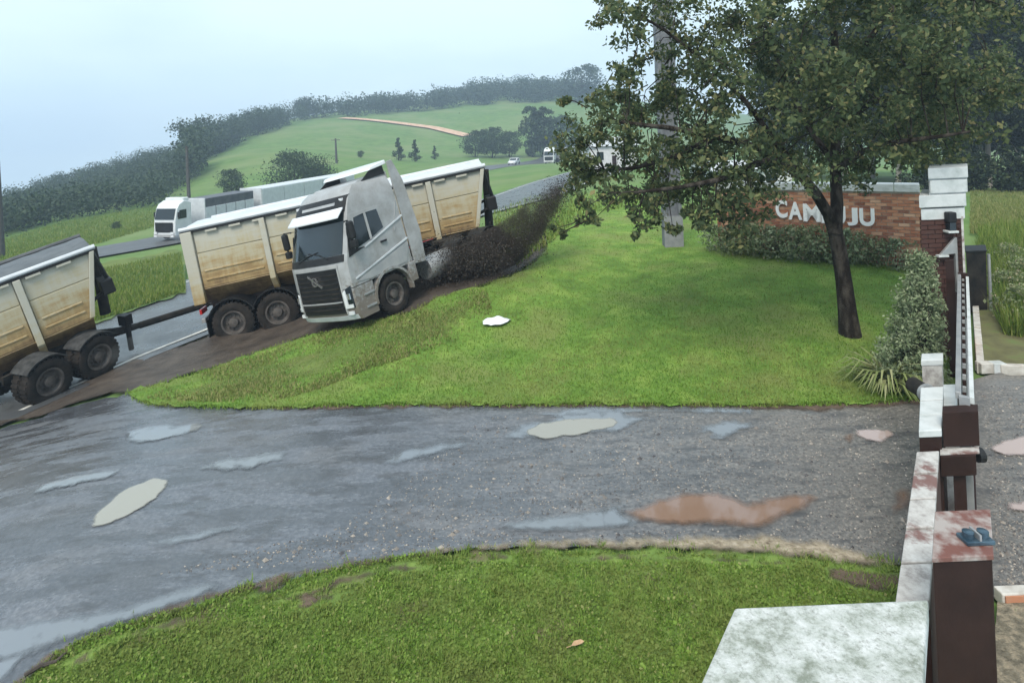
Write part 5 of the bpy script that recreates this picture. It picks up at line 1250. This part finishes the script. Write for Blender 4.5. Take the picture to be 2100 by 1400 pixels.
# arching strap-leaved clump at its foot
def strap_clump(name, label, p, n, L, w, m, seed, cat='plant'):
    rr = np.random.default_rng(seed); t = thing(name, label, cat, p); mb = MB()
    for k in range(n):
        q = rr.uniform(0, 2 * math.pi); out = Vector((math.cos(q), math.sin(q), 0)); l_ = L * rr.uniform(.6, 1.15); up = rr.uniform(.45, 1.15); s_ = Vector((-out.y, out.x, 0)) * w * .5
        b0 = out * rr.uniform(0, .08); P = [b0, b0 + out * l_ * .25 + Vector((0, 0, l_ * .45 * up)), b0 + out * l_ * .6 + Vector((0, 0, l_ * .55 * up)), b0 + out * l_ * .95 + Vector((0, 0, l_ * .3 * up))]
        vv = []; 
        for i, p_ in enumerate(P): f_ = (1, 1, .8, .05)[i]; vv += [p_ - s_ * f_, p_ + s_ * f_]
        mb.add(vv, [(0, 1, 3, 2), (2, 3, 5, 4), (4, 5, 7, 6)])
    mb.build('leaf_blades', m, t, 'all', fix=False); MB().lathe([(0, .07), (.05, .06), (.1, .02)], 'z', 10).build('crown_base', M['bark'], t); return t
strap_clump('strap_plant', 'pale green arching strap leaved plant at the foot of the silvery shrub', gp(1822, 798), 170, .8, .04, M['leaf_strap'], 91)
strap_clump('strap_plant', 'smaller arching strap leaved plant nearest the drain pipe end', gp(1868, 800), 90, .55, .035, M['leaf_strap'], 92)
for k, (u, v, s_) in enumerate(((2080, 612, .6), (2112, 668, .75), (2068, 545, .55), (2125, 585, .7))):
    p = gp(u, v); plant_tree('weed_bush', ('lowest', 'rightmost low', 'topmost', 'right upper')[k] + ' rank green weed bush on the bank inside the gate', SB[1] if k % 2 else SB[2], p, k * 1.3, (s_, s_, s_), 'weed bushes inside the gate', 'bush', 'foliage')

# ------------------------------------------------------------------ grass
def grass(name, label, poly, n, h_, w, m, seed, avoid=(), lift=.02, bend=.5, edge=0, clump=None):
    rng = np.random.default_rng(seed); W, U, V = scatter(poly, n, rng, avoid)
    if edge:
        E = np.array(wobble_line(poly, 3, 0, rng)); k = rng.integers(0, len(E), edge); e = E[k] + rng.normal(size=(edge, 2)) * np.array([5, 2.2])
        W = np.concatenate([W, on_ground(e[:, 0], e[:, 1])])
    if clump:
        q = np.sin(W[:, 0] * 1.9 + 1.3 * np.sin(W[:, 1] * 1.4)) + np.sin(W[:, 1] * 2.3 + np.sin(W[:, 0] * 2.9)) + .8 * rng.normal(size=len(W)); W = W[q > clump]
    n = len(W); a = rng.uniform(0, 2 * math.pi, n); d_ = np.stack([np.cos(a), np.sin(a), 0 * a], -1); s_ = np.stack([-np.sin(a), np.cos(a), 0 * a], -1)
    hh = h_ * rng.uniform(.45, 1.25, (n, 1)); b0 = W + np.array([0, 0, lift - .01]); tip = b0 + d_ * hh * bend * rng.uniform(.2, 1.4, (n, 1)) + np.array([0, 0, 1.0]) * hh
    o = quads_mesh(name, np.stack([b0 - s_ * w, b0 + s_ * w, tip], 1), m); tag(o, label, 'grass', None, 'stuff'); return o
VIS_NEAR = [(a, min(b, 1440)) for a, b in P_NEAR]
grass('grass', 'short green turf in the foreground below the driveway', VIS_NEAR, 130000, .032, .006, M['grass_near'], 101, [np.array(q) for q in BARE] + [np.array(P_PALE)], edge=3500, bend=1.2)
M['grass_tuft'] = leaf_mat('coarse tuft blades', [(0, (.1, .16, .03)), (.5, (.16, .26, .045)), (1, (.28, .32, .09))], .35)
rng = np.random.default_rng(112); CW, cu_, cv_ = scatter(VIS_NEAR, 520, rng); rep = rng.integers(18, 60, len(CW)); W = np.repeat(CW, rep, 0); k = len(W); sp = np.repeat(rng.uniform(.02, .07, len(CW)), rep)[:, None]
W[:, :2] += rng.normal(size=(k, 2)) * sp; a = rng.uniform(0, 2 * math.pi, k); d_ = np.stack([np.cos(a), np.sin(a), 0 * a], -1); s_ = np.stack([-np.sin(a), np.cos(a), 0 * a], -1) * .006; hh = rng.uniform(.035, .08, (k, 1)); b0 = W + np.array([0, 0, .01])
CL, _, _ = scatter(VIS_NEAR, 42000, rng, [np.array(q) for q in BARE] + [np.array(P_PALE)]); CL[:, 2] += rng.uniform(.02, .055, len(CL))
tag(quads_mesh('clover', leaves(CL, .024, .85, rng, 0), M['grass_near']), 'low broad leaved clover mixed into the foreground turf', 'clover', None, 'stuff')
tag(quads_mesh('grass_tufts', np.stack([b0 - s_, b0 + s_, b0 + d_ * hh * rng.uniform(.3, 1.3, (k, 1)) + np.array([0, 0, 1.0]) * hh], 1), M['grass_tuft']), 'coarser darker tufts in the foreground turf', 'grass', None, 'stuff')
grass('grass', 'bright mown lawn between the driveway and the sign wall', P_LAWN, 125000, .055, .01, M['grass_lawn'], 102, edge=7000, bend=.9)
grass('grass', 'yellowed worn turf along the muddy verge', P_DRY, 22000, .06, .012, M['grass_dry'], 103, bend=.9, lift=.04, clump=.1)
grass('grass', 'thin yellow wisps of dry grass scattered through the lawn', P_LAWN, 22000, .06, .01, M['grass_dry'], 113, bend=.9, clump=.9)
grass('grass', 'rough yellow green grass on the highway median', [(-60,640),(0,600),(200,555),(372,520),(380,600),(200,660),(0,690)], 26000, .2, .018, M['grass_tall'], 104)
grass('grass', 'rank tall grass behind the highway shoulder and lawn', [(1000,480),(1000,440),(1100,400),(1200,395),(1300,400),(1350,420),(1200,440),(1130,500),(1060,545)], 5000, .22, .02, M['grass_tall'], 105)
grass('grass', 'tall weeds on the bank inside the gate', [(1996,590),(2010,480),(2060,470),(2130,470),(2130,700),(2060,690),(2040,620)], 9000, .45, .016, M['grass_tall'], 106)
grass('grass', 'uncut field grass behind the gate pillar', [(1990,480),(1990,392),(2130,392),(2130,480)], 12000, .16, .02, M['grass_dry'], 107)
grass('grass', 'green verge beyond the far carriageway', [(-40,545),(0,495),(119,458),(330,420),(330,462),(200,500),(60,535)], 22000, .25, .03, M['grass_tall'], 108)

# ------------------------------------------------------------------ loose stones on the drive
M['pebble'] = leaf_mat('loose stones', [(0, (.06, .06, .065)), (.5, (.14, .13, .125)), (.85, (.26, .23, .2)), (1, (.42, .37, .32))], 0, .6)
rng = np.random.default_rng(120); W, U, V = scatter([(300,1180),(700,1080),(1000,850),(1880,850),(1880,1140),(1500,1115),(1000,1110),(700,1150)], 5500, rng, [q for m_, q in PUD])
W2, _, _ = scatter([(2010,790),(2110,790),(2110,1215),(2050,1215)], 1600, rng); W = np.concatenate([W, W2])
O = np.array([(1, 0, 0), (0, 1, 0), (-1, 0, 0), (0, -1, 0), (0, 0, .8)]); n = len(W); sc_ = rng.uniform(.005, .014, (n, 1, 1)) * (1 + (rng.random((n, 1, 1)) > .97) * 1.5)
Pv = W[:, None] + O[None] * sc_ * rng.uniform(.6, 1.3, (n, 5, 3)) + np.array([0, 0, .0]); me = bpy.data.meshes.new('pebbles')
fs = np.array([(0, 1, 4), (1, 2, 4), (2, 3, 4), (3, 0, 4)]); me.from_pydata(Pv.reshape(-1, 3).tolist(), [], (fs[None] + np.arange(n)[:, None, None] * 5).reshape(-1, 3).tolist()); me.materials.append(M['pebble'])
o = bpy.data.objects.new('pebbles', me); COL.objects.link(o); tag(o, 'loose grey and tan stones scattered over the drive', 'gravel', None, 'stuff')

# ------------------------------------------------------------------ mud thrown up behind the tractor
M['mud_clod'] = leaf_mat('flying mud', [(0, (.025, .02, .017)), (.6, (.045, .038, .033)), (1, (.09, .078, .065))], 0, .7)
rng = np.random.default_rng(131); n = 26000; t_ = rng.random(n) ** 1.35
ku = np.interp(t_, [0, .25, .5, .75, 1], [880, 985, 1055, 1108, 1162]); kv = np.interp(t_, [0, .25, .5, .75, 1], [560, 540, 500, 438, 372]); ks = np.interp(t_, [0, .3, .6, 1], [34, 40, 40, 16])
U = ku + rng.normal(size=n) * ks * .75; V = kv + rng.normal(size=n) * ks * .62; D_ = 16.2 + t_ * 1.6 + rng.normal(size=n) * .5
n2 = 9000; U = np.concatenate([U, 962 + rng.normal(size=n2) * 48]); V = np.concatenate([V, 528 + rng.normal(size=n2) * 22 - (rng.random(n2) - .5) * 10]); D_ = np.concatenate([D_, 16.0 + rng.normal(size=n2) * .45])
du, dv = U - 1050, V - 700; a, b = du * CR - dv * SR, du * SR + dv * CR + HY; U = U; C_ = np.stack([a / F * D_, D_, H - b / F * D_], -1); gz_ = ground_z(C_[:, 0], C_[:, 1]); C_ = C_[C_[:, 2] > gz_ - .05]
L_ = leaves(C_, .02, .8, rng, 0, 1.1); o = quads_mesh('mud_spray', L_, M['mud_clod']); tag(o, 'dark plume of mud and turf thrown up behind the tractor', 'mud', None, 'stuff')

def mist(name, label, path, dens, col, absorb=None):
    """a soft body of fine spray: closed hull filled with droplets"""
    mb = MB(); P = [at_depth(u, v, D) for u, v, D, r in path]; mb.tube([P[0] - (P[1] - P[0]).normalized() * path[0][3] * .8] + P + [P[-1] + (P[-1] - P[-2]).normalized() * path[-1][3] * .8], [.02] + [q[3] for q in path] + [.02], 16)
    m = bpy.data.materials.new(name); m.use_nodes = True; nt = m.node_tree; nt.nodes.remove(nt.nodes['Principled BSDF'])
    pv = nt.nodes.new('ShaderNodeVolumePrincipled'); pv.inputs['Color'].default_value = (*col, 1)
    nf = _noise(nt, _coord(nt, 'world'), 1.9, 4, .6); mr = nt.nodes.new('ShaderNodeMapRange'); mr.inputs['From Min'].default_value = .38; mr.inputs['From Max'].default_value = .62; mr.inputs['To Max'].default_value = dens; nt.links.new(nf, mr.inputs['Value']); nt.links.new(mr.outputs[0], pv.inputs['Density']); nt.links.new(pv.outputs['Volume'], nt.nodes['Material Output'].inputs['Volume'])
    o = mb.build(name, m, smooth='all'); sd = o.modifiers.new('soft', 'SUBSURF'); sd.levels = sd.render_levels = 1; tag(o, label, 'spray', None, 'stuff'); return o
mist('mud_mist', 'soft brown core of the mud plume behind the tractor', [(885, 545, 16.3, .4), (945, 535, 16.4, .55), (1005, 522, 16.6, .62), (1055, 492, 16.9, .6), (1100, 445, 17.2, .46), (1150, 385, 17.7, .24)], 4.5, (.1, .083, .07))
mist('wheel_spray', 'pale water spray behind the dolly wheels at the left edge', [(-30, 865, 13.6, .3), (25, 838, 13.9, .36), (70, 812, 14.3, .22)], .5, (.9, .95, .95))
mist('wheel_spray', 'pale water spray drifting under the drawbar between the trailers', [(235, 730, 15.2, .3), (300, 705, 15.8, .36), (370, 680, 16.4, .26)], .3, (.9, .95, .95))
# ------------------------------------------------------------------ damp air
HAZE = True
if HAZE:
    hz = MB().span((-1100, -60, -40), (1300, 700, 75)).build('haze', M['tarp'])
    hm = bpy.data.materials.new('damp air'); hm.use_nodes = True; nt = hm.node_tree; nt.nodes.remove(nt.nodes['Principled BSDF'])
    pv = nt.nodes.new('ShaderNodeVolumePrincipled'); pv.inputs['Density'].default_value = .0011; pv.inputs['Color'].default_value = (.62, .8, 1.0, 1)
    nt.links.new(pv.outputs['Volume'], nt.nodes['Material Output'].inputs['Volume']); hz.data.materials.clear(); hz.data.materials.append(hm); tag(hz, 'pale blue damp haze over the fields', 'haze', None, 'stuff')
